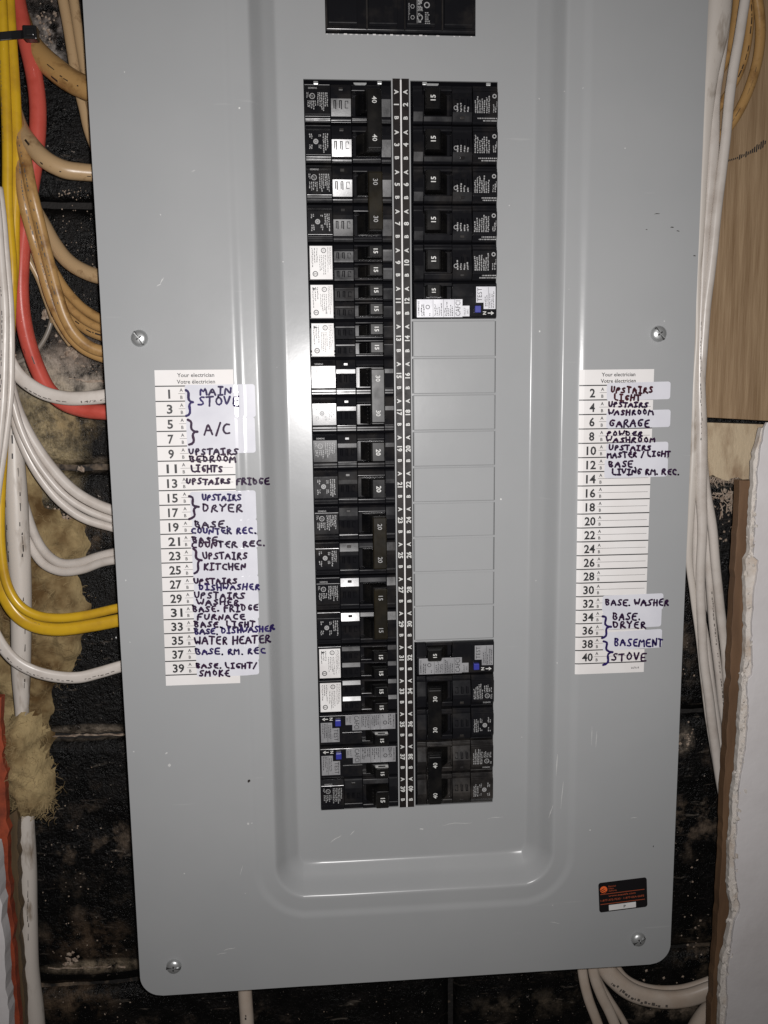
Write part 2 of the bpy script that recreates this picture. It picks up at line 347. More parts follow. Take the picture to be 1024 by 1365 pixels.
ST = {
 'A': [[(0, 0), (.32, 1), (.66, 0)], [(.12, .38), (.56, .38)]],
 'B': [[(.05, 1), (.05, 0), (.45, .02), (.58, .2), (.48, .45), (.08, .52), (.42, .62), (.5, .82), (.38, 1), (0, .98)]],
 'C': [[(.58, .85), (.35, 1), (.1, .8), (.04, .4), (.2, .05), (.6, .08)]],
 'D': [[(.08, 1), (.06, 0), (.4, .05), (.62, .4), (.5, .85), (.0, 1)]],
 'E': [[(.58, 1), (.08, .97), (.08, .02), (.6, 0)], [(.08, .5), (.48, .54)]],
 'F': [[(.6, 1), (.08, .97), (.06, 0)], [(.08, .5), (.48, .54)]],
 'G': [[(.58, .88), (.32, 1), (.06, .7), (.08, .2), (.35, 0), (.56, .15), (.56, .42), (.32, .42)]],
 'H': [[(.08, 1), (.06, 0)], [(.58, 1), (.58, 0)], [(.06, .48), (.58, .54)]],
 'I': [[(.05, 1), (.5, 1)], [(.28, 1), (.27, 0)], [(.03, 0), (.52, 0)]],
 'K': [[(.08, 1), (.06, 0)], [(.56, 1), (.1, .45), (.6, 0)]],
 'L': [[(.1, 1), (.08, .03), (.55, 0)]],
 'M': [[(.02, 0), (.1, 1), (.36, .35), (.62, 1), (.72, 0)]],
 'N': [[(.05, 0), (.08, 1), (.56, .03), (.6, 1)]],
 'O': [[(.32, 1), (.06, .75), (.08, .2), (.35, 0), (.6, .25), (.58, .8), (.3, 1)]],
 'P': [[(.08, 0), (.08, 1), (.5, .98), (.56, .7), (.4, .5), (.08, .46)]],
 'R': [[(.07, 0), (.08, 1), (.48, .98), (.54, .74), (.38, .54), (.1, .5), (.6, 0)]],
 'S': [[(.56, .9), (.3, 1), (.08, .8), (.2, .56), (.5, .42), (.56, .16), (.3, 0), (.02, .1)]],
 'T': [[(0, 1), (.62, .97)], [(.32, 1), (.3, 0)]],
 'U': [[(.06, 1), (.06, .25), (.28, 0), (.54, .2), (.58, 1)]],
 'V': [[(.02, 1), (.3, 0), (.6, 1)]],
 'W': [[(.0, 1), (.16, 0), (.36, .7), (.54, 0), (.74, 1)]],
 'Y': [[(.02, 1), (.3, .5), (.58, 1)], [(.3, .5), (.24, 0)]],
 '/': [[(.4, 1.1), (.05, -.1)]], '.': [[(.1, 0), (.16, .02)]],
 'Z': [[(.0, .95), (.55, 1), (.0, 0), (.6, .05)]],
 '}': [[(.0, 1), (.45, .97), (.3, .62), (.75, .52), (1.0, .52)], [(.75, .52), (.45, .44), (.55, .1), (.3, 0), (.0, -.02)]],
}
def stroke(mb, pts, wd, d, rnd):
    """one marker stroke as a flat ribbon with round ends"""
    P = []
    for i in range(len(pts) - 1):
        a, b = Vector(pts[i]), Vector(pts[i + 1]); n = max(1, int((b - a).length / 0.05))
        for j in range(n): P.append(a.lerp(b, j / n))
    P.append(Vector(pts[-1]))
    for it in range(1):
        P = [P[0]] + [(P[i - 1] + P[i] * 2 + P[i + 1]) / 4 for i in range(1, len(P) - 1)] + [P[-1]]
    vs = []
    for i, p in enumerate(P):
        t = (P[min(i + 1, len(P) - 1)] - P[max(i - 1, 0)])
        if t.length < 1e-6: t = Vector((1, 0))
        t.normalize(); n = Vector((-t.y, t.x)); hw = wd * rnd.uniform(.42, .56)
        vs += [(p.x + n.x * hw, d, p.y + n.y * hw), (p.x - n.x * hw, d, p.y - n.y * hw)]
    mb.add(vs, [(2 * i, 2 * i + 1, 2 * i + 3, 2 * i + 2) for i in range(len(P) - 1)])
    for p in (P[0], P[-1]):
        mb.add([(p.x + wd * .5 * math.cos(k * .785), d - .0006, p.y + wd * .5 * math.sin(k * .785)) for k in range(8)], [tuple(range(8))])
def hand(mb, t, u0, v0, u1, v1, rnd, wd=0.055, dd=0.0, rise=0.0, flange=True):
    """handwriting between photo pixels u0..u1 wide, v0 top .. v1 bottom, on the cover sheet"""
    D0 = FD
    a, b = at(u0, v1, D0), at(u1, v1 - rise, D0); top = at(u0, v0, D0)
    h = (top.z - a.z); W = b.x - a.x
    adv = []; x = 0
    for ch in t:
        if ch == ' ': x += .5; adv.append(None); continue
        wch = max(max(p[0] for p in s) for s in ST[ch]); adv.append(x); x += wch + (.26 if ch not in './' else .22)
    tot = x - .26; sx = W / tot
    for ch, xo in zip(t, adv):
        if xo is None: continue
        jy = rnd.uniform(-.06, .06) * h; js = rnd.uniform(.93, 1.07); sl = rnd.uniform(-.05, .08)
        for k, s in enumerate(ST[ch]):
            pts = []
            for px, py in s:
                X = a.x + (xo + px + sl * (py - .5)) * sx + rnd.uniform(-.012, .012)
                Z = a.z + py * h * js + jy + (b.z - a.z) * (xo + px) / tot + rnd.uniform(-.012, .012)
                pts.append((X, Z))
            stroke(mb, pts, wd, -0.012 - dd - 0.0012 * k, rnd)
# ---------------------------------------------------------------- the panel cover (pressed steel sheet)
XL, XR = -2.53, 2.56            # outer edges of the two breaker windows
GAP = 0.25                      # half width of the spine between them
# pressed profile: running integral of a slope over the distance outside the inner fold
def slope(d):
    s = 0.0
    if -0.02 < d < 0.74:
        t = max(0, min(1, (d + .02) / .12)); q = max(0, min(1, (.74 - d) / .15)); m_ = max(0, min(1, (d - .32) / .14)); s = (0.90 + 0.62 * m_) * (t * t * (3 - 2 * t)) * (q * q * (3 - 2 * q))
    if 1.06 < d < 1.34:
        t = (d - 1.06) / .28; s += 0.31 * math.sin(math.pi * t) ** 1.5
    return s
_tab = []; acc = 0.0
for i in range(0, 400):
    _tab.append(acc); acc += slope(-0.2 + i * 0.005) * 0.005
FD = -_tab[-1]
def prof(d):
    i = (d + 0.2) / 0.005
    if i <= 0: return 0.0
    if i >= 398: return FD
    a = int(i); return -(_tab[a] + (_tab[a + 1] - _tab[a]) * (i - a))
RXL = at(384, 560, 0).x; RXR = at(706, 560, 0).x; RZB = at(541, 1141, 0).z; RR = 0.30
def cover_d(x, z):
    cx = (RXL + RXR) / 2; hw = (RXR - RXL) / 2
    dx = abs(x - cx) - (hw - RR); dz = (RZB + RR) - z
    if dx > 0 and dz > 0: d = math.hypot(dx, dz) - RR
    else: d = max(dx, dz) - RR
    return prof(d)
CXL = at(148.5, 650, FD).x; CXR = at(918.5, 650, FD).x; CZB = at(545, 1306, FD).z; CR = 0.62
CZT = 5.2
def frange(a, b, st):
    n = max(1, int(round((b - a) / st))); return [a + (b - a) * i / n for i in range(n)]
MX0, MX1, MZ = at(434, 47, 0).x, at(634, 47, 0).x, at(534, 46.5, 0).z
def lines(marks, fine, lo, hi):
    """grid lines: fine inside the given bands, coarse elsewhere, always through the marks"""
    pts = sorted(set([lo, hi] + marks + [v for b in fine for v in b])); out = []
    for a, b in zip(pts[:-1], pts[1:]):
        m = (a + b) / 2; st = 0.035 if any(f0 <= m <= f1 for f0, f1 in fine) else 0.45
        out += frange(a, b, st)
    return out + [hi]
FT = 0.035                      # thin knockout seams round the filler plates
xs = lines([XL, -GAP, GAP, XR, MX0, MX1], [(RXL - 1.45, RXL + .1), (RXR - .1, RXR + 1.45)], CXL, CXR)
zs = lines([0.12, -20.03, MZ], [(CZB, CZB + CR), (RZB - 1.45, RZB + .35)], CZB, CZT)
def edge_in(z):                 # the rounded bottom corners of the sheet
    t = CZB + CR - z
    return 0 if t <= 0 else CR - math.sqrt(max(0, CR * CR - t * t))
mb = MB(); X0s = RXL - 1.5; X1s = RXR + 1.5
for z in zs:
    e = edge_in(z)
    for x in xs:
        X = x
        if x < X0s: X = X0s - (X0s - x) * (X0s - CXL - e) / (X0s - CXL)
        if x > X1s: X = X1s + (x - X1s) * (CXR - e - X1s) / (CXR - X1s)
        wob = 0.012 * noise.noise(Vector((X * .35, z * .3, 2.0)))
        mb.v.append((X, cover_d(X, z) + wob * (1 if abs(X) > 2.9 else 0), z))
nx = len(xs)
def hole(x, z):
    if z > MZ: return MX0 < x < MX1
    if -20.03 < z < 0.12: return XL < x < -GAP or GAP < x < XR
    return False
for j in range(len(zs) - 1):
    for i in range(nx - 1):
        if hole((xs[i] + xs[i + 1]) / 2, (zs[j] + zs[j + 1]) / 2): continue
        mb.f.append((j * nx + i, j * nx + i + 1, (j + 1) * nx + i + 1, (j + 1) * nx + i))
panel = empty('electrical_panel', (0, 0, -26))
tag(panel, 'large grey steel electrical panel with pressed cover, number strip and handwritten circuit lists', 'electrical panel')
PO = (0, 0, 26)
def pbuild(mb, name, m, parent=None, **k):
    """part of the panel: inch coordinates are kept, the parent's offset is taken off here"""
    mb.v = [(x, y, z + 26) if parent is None else (x, y, z) for x, y, z in mb.v]
    dr = k.pop('drape', None)
    if dr: k['drape'] = (lambda x, z: dr(x, z - 26)) if parent is None else dr
    return mb.build(name, m, parent or panel, **k)
from collections import Counter
cnt = Counter(); dirn = {}
for f in mb.f:
    for a_, b_ in zip(f, f[1:] + f[:1]):
        cnt[frozenset((a_, b_))] += 1; dirn[frozenset((a_, b_))] = (a_, b_)
rim = MB()
for kx, c_ in cnt.items():
    if c_ == 1:
        a_, b_ = dirn[kx]; A, B_ = mb.v[a_], mb.v[b_]
        rim.add([A, B_, (B_[0], B_[1] + .06, B_[2]), (A[0], A[1] + .06, A[2])], [(0, 1, 2, 3)])
used = set(i for f in mb.f for i in f); remap = {o: n for n, o in enumerate(sorted(used))}
mb.v = [mb.v[i] for i in sorted(used)]; mb.f = [tuple(remap[i] for i in f) for f in mb.f]
sheet = pbuild(mb, 'cover_sheet', M['paint'], smooth=True, recalc=False)
pbuild(rim, 'sheet_edge', M['paint'], sheet, recalc=False).location = (0, 0, 26 * U)
tag(sheet, 'pressed grey cover sheet with a recessed middle and rounded lower corners')
# the steel box behind it
mb = MB(); bx0, bx1, bz = CXL + .75, CXR - .75, CZB + .75
mb.box((bx0, -0.34, bz), (bx0 + .06, 4.0, CZT)); mb.box((bx1 - .06, -0.34, bz), (bx1, 4.0, CZT))
mb.box((bx0 + .06, -0.34, bz), (bx1 - .06, 4.0, bz + .06)); mb.box((bx0 + .06, 3.93, bz + .06), (bx1 - .06, 4.0, CZT))
pbuild(mb, 'enclosure_box', M['box'])
# black sheet standing in for the shade inside the box behind the windows
mb = MB(); mb.box((-2.75, 0.12, -20.3), (2.8, 0.45, 5.0)); tag(pbuild(mb, 'interior_shade', M['matt']))
# screws
def screw(u, v, ang, phil):
    c = at(u, v, FD - .02); r = .215; mb = MB(); n = 28; rings = [(1.0, 0.0), (.97, -.035), (.85, -.075), (.6, -.105), (.3, -.12), (0.0, -.125)]
    vs = []; fs = []
    for rr, dd in rings[:-1]:
        for i in range(n): vs.append((c.x + r * rr * math.cos(6.28318 * i / n), c.y + dd, c.z + 26 + r * rr * math.sin(6.28318 * i / n)))
    vs.append((c.x, c.y - .125, c.z + 26))
    for k in range(len(rings) - 2):
        for i in range(n): fs.append((k * n + i, k * n + (i + 1) % n, (k + 1) * n + (i + 1) % n, (k + 1) * n + i))
    k = len(rings) - 2
    for i in range(n): fs.append((k * n + i, k * n + (i + 1) % n, len(vs) - 1))
    mb.add(vs, fs); s = mb.build('screw', M['chrome'], panel, smooth=True)
    mb = MB()
    def bar(a, L, W, d0, d1):
        ca, sa = math.cos(a), math.sin(a); q = []
        for dx, dz in ((-L, -W), (L, -W), (L, W), (-L, W)):
            for dd in (d0, d1): q.append((c.x + dx * ca - dz * sa, c.y + dd, c.z + 26 + dx * sa + dz * ca))
        mb.add(q, [(0, 2, 4, 6), (1, 7, 5, 3), (0, 1, 3, 2), (2, 3, 5, 4), (4, 5, 7, 6), (6, 7, 1, 0)])
    bar(ang, r * .93, .022, -.05, -.122); bar(ang + 1.57, r * .35, .020, -.06, -.1245)
    mb.build('drive_slot', M['slot'], s, bevel=0)
    mb = MB(); bar(ang + .12, r * .80, .010, -.07, -.1275); mb.build('slot_edge', M['chrome'], s)
    return s
for u, v, a, l in ((186, 451, -1.0, 'upper left'), (878, 445, -.9, 'upper right'), (232, 1288, -.05, 'lower left'), (851, 1252, .5, 'lower right')):
    tag(screw(u, v, a, True), 'zinc pan head screw at the %s of the cover' % l)
# number strips
for sx, side in ((-1, 'odd'), (1, 'even')):
    mb = MB(); x0 = 0.02 * sx; x1 = 0.215 * sx
    zz = [0.13 - i * (20.18 / 24) for i in range(25)]
    mb.box((x0, -0.012, 0.16), (x1, 0.0, -20.05))
    st = pbuild(mb, 'number_strip', M['strip'])
    tag(st, 'black number strip with white %s numbers' % side)
    mb = MB(); cx = 0.115 * sx; dr = 'd' if sx < 0 else 'u'
    for k in range(20):
        n = 2 * k + (1 if sx < 0 else 2)
        text(mb, 'A', cx, -(k + .17), -0.016, .112, dr, 0.034); text(mb, str(n), cx, -(k + .48), -0.016, .132, dr, 0.034)
        text(mb, 'B', cx, -(k + .81), -0.016, .110, dr, 0.034)
    o = mb.build('strip_lettering', M['print_w'], st); o.location = (0, 0, 26 * U)
mb = MB(); mb.box((-0.02, -0.010, 0.125), (0.02, 0, -20.045)); tag(pbuild(mb, 'strip_divider', M['wlabel']), 'thin white line between the two number strips')
# filler plates: nine punched tabs of the same sheet
plate = None
for k in range(6, 15):
    if plate is None:
        mb = MB(); z0, z1 = -.012, -.988; x0, x1 = GAP + .022, XR - .012
        # a shallow pillow with turned-down rim
        nx_, nz_ = 12, 8; vs = []
        for j in range(nz_ + 1):
            for i in range(nx_ + 1):
                a, b = i / nx_, j / nz_
                e = min(a, 1 - a) * (x1 - x0) ; f = min(b, 1 - b) * (z0 - z1)
                dd = .012 if min(e, f) < 1e-4 else -.010
                vs.append((x0 + (x1 - x0) * a, dd, z0 + (z1 - z0) * b))
        # tighten the first and last rows so that the rim is narrow
        for j in range(nz_ + 1):
            for i in range(nx_ + 1):
                x, d, z = vs[j * (nx_ + 1) + i]
                if i == 1: x = x0 + .03
                if i == nx_ - 1: x = x1 - .03
                if j == 1: z = z0 - .03
                if j == nz_ - 1: z = z1 + .03
                vs[j * (nx_ + 1) + i] = (x, d, z)
        mb.add(vs, [(j * (nx_ + 1) + i, (j + 1) * (nx_ + 1) + i, (j + 1) * (nx_ + 1) + i + 1, j * (nx_ + 1) + i + 1) for j in range(nz_) for i in range(nx_)])
        mb.box((x0 + .1, .02, z0 - .1), (x1 - .1, .05, z1 + .1))
        plate = mb.build('filler_plate', M['paint'], panel); o = plate
    else:
        o = plate.copy(); SC.collection.objects.link(o)
    o.location = (0, random.uniform(-.006, .006) * U, (26 - k) * U)
    o.rotation_euler = (random.uniform(-.006, .006), 0, random.uniform(-.004, .004))
# sheet seams between plates: narrow webs of the cover left between the punched tabs
mb = MB()
for k in range(6, 16): mb.box((GAP, .010, -k - .03), (XR, .03, -k + .03))
pbuild(mb, 'plate_web', M['paint'])
# small hooks above the windows
for u, v in ((421, 110), (506, 110), (566, 111), (651, 112)):
    c = at(u, v, -.02); mb = MB(); mb.box((c.x - .06, -.05, c.z + 26 - .05), (c.x + .06, .0, c.z + 26 + .03)); mb.build('window_hook', M['chrome'], panel, bevel=.012)
# ---------------------------------------------------------------- circuit directories
HM = lambda x, z: cover_d(x, z)
def fit_sheet(name, m, parent, u0, v0, u1, v1, dd, r=0.05, nx=24, nz=6, tilt=0.0):
    """a label stuck on the cover following its pressed shape: a thin grid with rounded corners"""
    a, b = at(u0, v0, FD), at(u1, v1, FD); x0, x1, z0, z1 = a.x, b.x, a.z, b.z
    zz = sorted(set([0, 1] + [r / (z0 - z1) * q for q in (.1, .3, .6, 1)] + [1 - r / (z0 - z1) * q for q in (.1, .3, .6, 1)] + [i / nz for i in range(1, nz) if r / (z0 - z1) < i / nz < 1 - r / (z0 - z1)]))
    mb = MB(); vs = []
    for t in zz:
        y = t * (z0 - z1); e = min(y, (z0 - z1) - y)
        ins = 0 if e >= r else r - math.sqrt(max(0, r * r - (r - e) ** 2))
        for i in range(nx + 1):
            x = x0 + ins + (x1 - x0 - 2 * ins) * i / nx
            vs.append((x, -dd, z0 - y + tilt * (x - x0)))
    mb.add(vs, [(j * (nx + 1) + i, (j + 1) * (nx + 1) + i, (j + 1) * (nx + 1) + i + 1, j * (nx + 1) + i + 1) for j in range(len(zz) - 1) for i in range(nx)])
    return mb, name, m, parent
def directory(side):
    L = side == 'left'
    if L: c = [(206, 493.5), (311, 494), (221.5, 914), (320.5, 912)]; n0 = 1; h0 = 515
    else: c = [(773, 493), (872, 492), (766.5, 899), (858, 897)]; n0 = 2; h0 = 514
    tl, tr, bl, br = [at(u, v, FD) for u, v in c]
    hz = at(c[0][0], h0, FD).z
    def pt(a, z):            # a 0..1 across, z height -> x
        t = (tl.z - z) / (tl.z - bl.z); l = tl.lerp(bl, t); r = tr.lerp(br, t); return l.x + (r.x - l.x) * a
    top, bot = tl.z, bl.z; fz = at(*((222, 900) if L else (767, 885)), FD).z
    pitch = (hz - fz) / 20
    mb = MB(); nx, nz = 30, 20; vs = []
    for j in range(nz + 1):
        z = top + (bot - top) * j / nz
        for i in range(nx + 1): vs.append((pt(i / nx, z), -.008, z))
    mb.add(vs, [(j * (nx + 1) + i, (j + 1) * (nx + 1) + i, (j + 1) * (nx + 1) + i + 1, j * (nx + 1) + i + 1) for j in range(nz) for i in range(nx)])
    par = pbuild(mb, 'circuit_directory', M['paper'], drape=HM)
    tag(par, 'white paper circuit list with %s numbers, %s of the breakers' % (('odd', 'left') if L else ('even', 'right')))
    def sub(mb, name, m):
        o = mb.build(name, m, par, drape=HM); o.location = (0, 0, 26 * U); return o
    pr = MB(); ln = MB()
    text(pr, 'Your electrician', pt(.52, top), top - .13, -.0115, .105, 'r', .014, width=.95 if L else .93)
    text(pr, 'Votre électricien', pt(.52, top), top - .30, -.0115, .105, 'r', .014, width=.98 if L else .97)
    def hline(z, a, b, t):
        n = 20; vs = []
        for i in range(n + 1):
            x = pt(a + (b - a) * i / n, z); vs += [(x, -.0112, z + t / 2), (x, -.0112, z - t / 2)]
        ln.add(vs, [(2 * i, 2 * i + 1, 2 * i + 3, 2 * i + 2) for i in range(n)])
    for k in range(20):
        z = hz - pitch * k; zc = z - pitch * .5; n = n0 + 2 * k
        hline(z, 0, 1, .030)
        hline(zc, .29 if L else .27, .97, .009)
        text(pr, str(n), pt(.175, z), zc - .005, -.0115, .235, 'r', .026, width=(.31 if n > 19 else .27) if n > 9 else (.052 if n == 1 else .15))
        text(pr, 'A', pt(.33 if L else .31, z), z - pitch * .26, -.0115, .088, 'r', .018)
        text(pr, 'B', pt(.33 if L else .31, z), z - pitch * .74, -.0115, .088, 'r', .018)
    hline(hz - pitch * 20, 0, 1, .030)
    if not L: text(pr, '6676-8', pt(.87, bot), bot + .14, -.0115, .06, 'r', .005)
    sub(ln, 'ruled_lines', M['print_k']); sub(pr, 'printed_numbers', M['print_k'])
    # blank label pieces stuck over the lines
    if L: P = [(246, 513, 341, 556), (248, 557, 341, 603.5), (253, 655.5, 342, 693), (256, 694, 343, 712), (254, 714, 344, 730.5), (256, 732, 344, 768), (258, 769, 345, 788),
               (257.5, 789.5, 345, 806), (258, 807.5, 345.5, 825.5), (258.5, 827, 345, 845), (260, 846.5, 345, 862), (261, 863, 345.5, 881), (262, 882.5, 345.5, 899.5)]
    else: P = [(809, 510.5, 893, 533), (808.5, 548, 893, 570), (808, 591, 890, 611), (806, 612.5, 889.5, 636), (803, 794, 883.5, 813.5), (803, 815, 881, 837), (804, 843, 881.5, 865)]
    for i, q in enumerate(P):
        tl_ = 0.0 if L else (0.03 if i in (5, 6) else 0.012)
        mb, nm, m, _ = fit_sheet('blank_label', M['patch'], par, *q, .0135 + .0006 * (i % 3), r=.07, tilt=tl_)
        o = sub(mb, 'blank_label', m)
    rnd = random.Random(3 if L else 5)
    if L: T = [('MAIN', 267, 516.6, 307.5, 526.3, 2, 0), ('STOVE', 265, 529, 318.5, 541, 2, 0), ('}', 249, 521, 258.5, 554, 2, 0),
               ('A/C', 273, 564.5, 307, 579, 1, 0), ('}', 252, 561, 264.5, 592.5, 1, 0), ('UPSTAIRS', 252, 598, 317, 606, 1, 0), ('BEDROOM', 253.5, 607.5, 314, 615.5, 1, 0),
               ('LIGHTS', 255, 620.5, 296.5, 629, 1, 0), ('UPSTAIRS', 248.6, 638, 307, 645, 1, 0), ('FRIDGE', 315, 637, 358, 645.5, 1, -.5),
               ('UPSTAIRS', 270, 659, 321, 667, 2, 0), ('DRYER', 271, 672, 323, 682, 1, 0), ('}', 253, 662.5, 266, 690, 1, 0),
               ('BASE.', 260, 694.6, 303, 702.6, 1, 0), ('COUNTER REC.', 255.5, 704, 340, 711.3, 2, 0), ('BASE.', 257, 715.5, 293, 723, 1, 0), ('COUNTER REC.', 255.5, 723.3, 352, 730.8, 1, 3),
               ('UPSTAIRS', 271, 736.5, 329, 745, 1, 0), ('KITCHEN', 272, 751.5, 327, 759.5, 1, 0), ('}', 259.5, 735, 269.5, 765, 1, 0),
               ('UPSTAIRS', 259, 771, 315.6, 777.8, 1, 0), ('DISHWASHER', 265.5, 779.5, 346, 786.5, 2, 1), ('UPSTAIRS', 259.5, 790, 326, 797.5, 1, 0), ('WASHER', 263.5, 799, 319, 806, 1, 0),
               ('BASE. FRIDGE', 257.5, 807.5, 344, 815.5, 1, 1.5), ('FURNACE', 263.5, 818.6, 326.5, 826, 1, 0), ('BASE. LIGHT', 259.5, 828.5, 340, 835.8, 1, 0),
               ('BASE. DISHWASHER', 260, 838, 365, 845.6, 2, 3.2), ('WATER HEATER', 260.5, 849, 360, 859, 1, 2), ('BASE. RM. REC', 261.5, 864, 353, 871.7, 2, 0),
               ('BASE. LIGHT/', 262, 883.6, 341, 890.4, 1, 0), ('SMOKE', 266, 893.4, 306, 901, 1, 0)]
    else: T = [('UPSTAIRS', 814, 516, 869.5, 524, 3, 0), ('LIGHT', 818.5, 526, 853, 533.8, 3, 0), ('UPSTAIRS', 811, 536, 863, 542.5, 1, 0), ('WASHROOM', 811, 546, 870, 552.6, 1, 0),
               ('GARAGE', 812.5, 559.5, 865, 568.6, 1, 0), ('POWDER', 809, 575, 856, 581, 1, 0), ('WASHROOM', 808.5, 583, 872.5, 589.5, 1, 0), ('UPSTAIRS', 812, 593.5, 867, 600, 1, 0),
               ('MASTER / LIGHT', 809, 603, 893, 609.6, 1, 1.5), ('BASE.', 811.5, 615, 846.5, 622.8, 1, 0), ('LIVING RM. REC.', 816, 625, 904, 632.6, 1, 0),
               ('BASE. WASHER', 807, 799, 891, 807, 1, 0), ('BASE.', 817, 817, 852, 826, 1, 0), ('DRYER', 817, 828.5, 860, 837, 1, 0), ('}', 802.5, 820.5, 813.5, 850, 2, 0),
               ('BASEMENT', 819, 851, 883, 861, 2, 0), ('STOVE', 815.5, 871, 860.5, 880.5, 1, 0), ('}', 803.5, 855, 816.5, 884, 2, 0)]
    inks = {1: M['ink'], 2: M['ink2'], 3: M['ink3']}; out = {}
    for i, (t, u0, v0, u1, v1, ik, ri) in enumerate(T):
        mbk = out.setdefault(ik, MB())
        hand(mbk, t, u0, v0, u1, v1, rnd, wd=.054 if t != '}' else .068, dd=.004 + .0012 * (i % 2), rise=ri)
    for ik, m_ in out.items(): sub(m_, 'handwriting', inks[ik])
directory('left'); directory('right')
# small chips, rubs and scratches in the enamel
mb = MB(); rnd = random.Random(77)
def scratch(u, v, L_, ang, wd):
    p = at(u, v, 0 if 390 < u < 700 and v < 1135 else FD); n = 5; vs = []; a = math.radians(ang)
    for i in range(n + 1):
        x = p.x + L_ * (i / n - .5) * math.cos(a); z = p.z + L_ * (i / n - .5) * math.sin(a) + .15 * L_ * math.sin(i) * .3; h = wd * (.3 + math.sin(math.pi * i / n)) * rnd.uniform(.6, 1.2)
        vs += [(x - h * math.sin(a), -.0035, z + h * math.cos(a)), (x + h * math.sin(a), -.0035, z - h * math.cos(a))]
    mb.add(vs, [(2 * i, 2 * i + 1, 2 * i + 3, 2 * i + 2) for i in range(n)])
for q in ((216, 374, .18, 60, .010), (212, 380, .12, 30, .008), (306, 1265, .35, 14, .008), (296, 1271, .3, 12, .007), (322, 1160, .3, 75, .006), (226, 1020, .10, 80, .03), (222, 1004, .08, 40, .02),
          (448, 1118, .4, 35, .010), (470, 1110, .2, 50, .008), (610, 1098, .9, 6, .006), (660, 1090, .5, 8, .006), (562, 1105, .12, 0, .02), (743, 1020, .7, 88, .008), (750, 1060, .9, 86, .007), (736, 1085, .5, 80, .008),
          (789, 980, .6, 90, .006), (795, 985, .5, 88, .006), (331, 1098, .06, 0, .03), (258, 228, .12, 30, .006), (805, 195, .08, 90, .006), (845, 1090, .2, 8, .006), (740, 1230, .3, -10, .006)): scratch(*q)
for _ in range(46):
    u, v = rnd.uniform(150, 890), rnd.uniform(60, 1260)
    if 395 < u < 670 or 200 < u < 345 and 485 < v < 920 or 765 < u < 900 and 485 < v < 905: continue
    scratch(u, v, rnd.uniform(.02, .05), rnd.uniform(0, 180), rnd.uniform(.008, .016))
o = pbuild(mb, 'paint_chips', M['chip'], sheet, drape=HM, recalc=False); o.location = (0, 0, 26 * U); o['kind'] = 'stuff'
mb = MB()
for q in ((876, 285, .16, 8, .010), (896, 303, .10, 5, .010), (904, 308, .09, -5, .010), (926, 341, .08, 0, .012), (332, 1041, .10, 60, .03), (871, 1128, .06, 80, .012), (862, 306, .05, 0, .008)): scratch(*q)
o = pbuild(mb, 'dark_scuffs', M['dirt'], sheet, drape=HM, recalc=False); o.location = (0, 0, 26 * U); o['kind'] = 'stuff'
# inspection sticker
def sticker():
    c = [at(u, v, FD) for u, v in ((797.5, 1177), (862, 1169), (863.5, 1210), (799, 1216.5))]
    o_ = c[0]; ax = (c[1] - c[0]); az = (c[3] - c[0])
    def q(a, b, d): p = o_ + ax * a + az * b; return (p.x, d, p.z)
    def poly(mb, pts, d): mb.add([q(a, b, d) for a, b in pts], [tuple(range(len(pts)))])
    mb = MB(); pts = []
    rx, ry = .05, .09
    for cx, cy, a0 in ((rx, ry, 180), (1 - rx, ry, 270), (1 - rx, 1 - ry, 0), (rx, 1 - ry, 90)):
        for k in range(6):
            t = math.radians(a0 + 18 * k); pts.append((cx + rx * math.cos(t), cy + ry * math.sin(t)))
    poly(mb, pts, -.008); par = pbuild(mb, 'inspection_sticker', M['stk'], drape=HM)
    tag(par, 'small black and orange safety inspection sticker near the lower right screw')
    def sub(mb, n, m): o = mb.build(n, m, par, drape=HM); o.location = (0, 0, 26 * U)
    def tx(mb, t, a, b, h, wd, bold=.01):
        vs, fs, x0, x1, y0, y1 = glyphs(t, bold); 
        mb.add([q(a + (x - x0) / (x1 - x0) * wd, b - y / .73 * h, -.0115) for x, y in vs], fs)
    mb = MB(); poly(mb, [(.105 + .075 * math.cos(i * .35), .245 + .12 * math.sin(i * .35)) for i in range(18)], -.011); sub(mb, 'sticker_emblem', M['orange'])
    mb = MB()
    for k in range(3): 
        y = .2 + .055 * k + .02; poly(mb, [(.0 + .03, y + .035), (.12 + .02 * k, y - .03), (.12 + .02 * k, y - .005), (.03, y + .06)], -.0125)
    sub(mb, 'emblem_stripes', M['stk'])
    mb = MB(); tx(mb, 'www.esasafe.com', .2, .50, .06, .56); tx(mb, '1-877-372-7233 · 1-877-ESA-SAFE', .035, .635, .065, .90)
    tx(mb, 'Electrical', .205, .175, .05, .15); tx(mb, 'Safety', .205, .25, .05, .11); tx(mb, 'Authority', .205, .325, .05, .17)
    sub(mb, 'sticker_lettering', M['dorange'])
    mb = MB()
    for y in (.385, .72): poly(mb, [(.03, y), (.95, y), (.95, y + .018), (.03, y + .018)], -.0112)
    sub(mb, 'sticker_rules', M['dorange'])
    mb = MB(); poly(mb, [(.2, .78), (.76, .78), (.76, .965), (.2, .965)], -.011); sub(mb, 'sticker_date_box', M['wlabel'])
    mb = MB(); tx(mb, 'P', .505, .925, .09, .045, .02); sub(mb, 'date_box_letter', M['print_k'])
sticker()
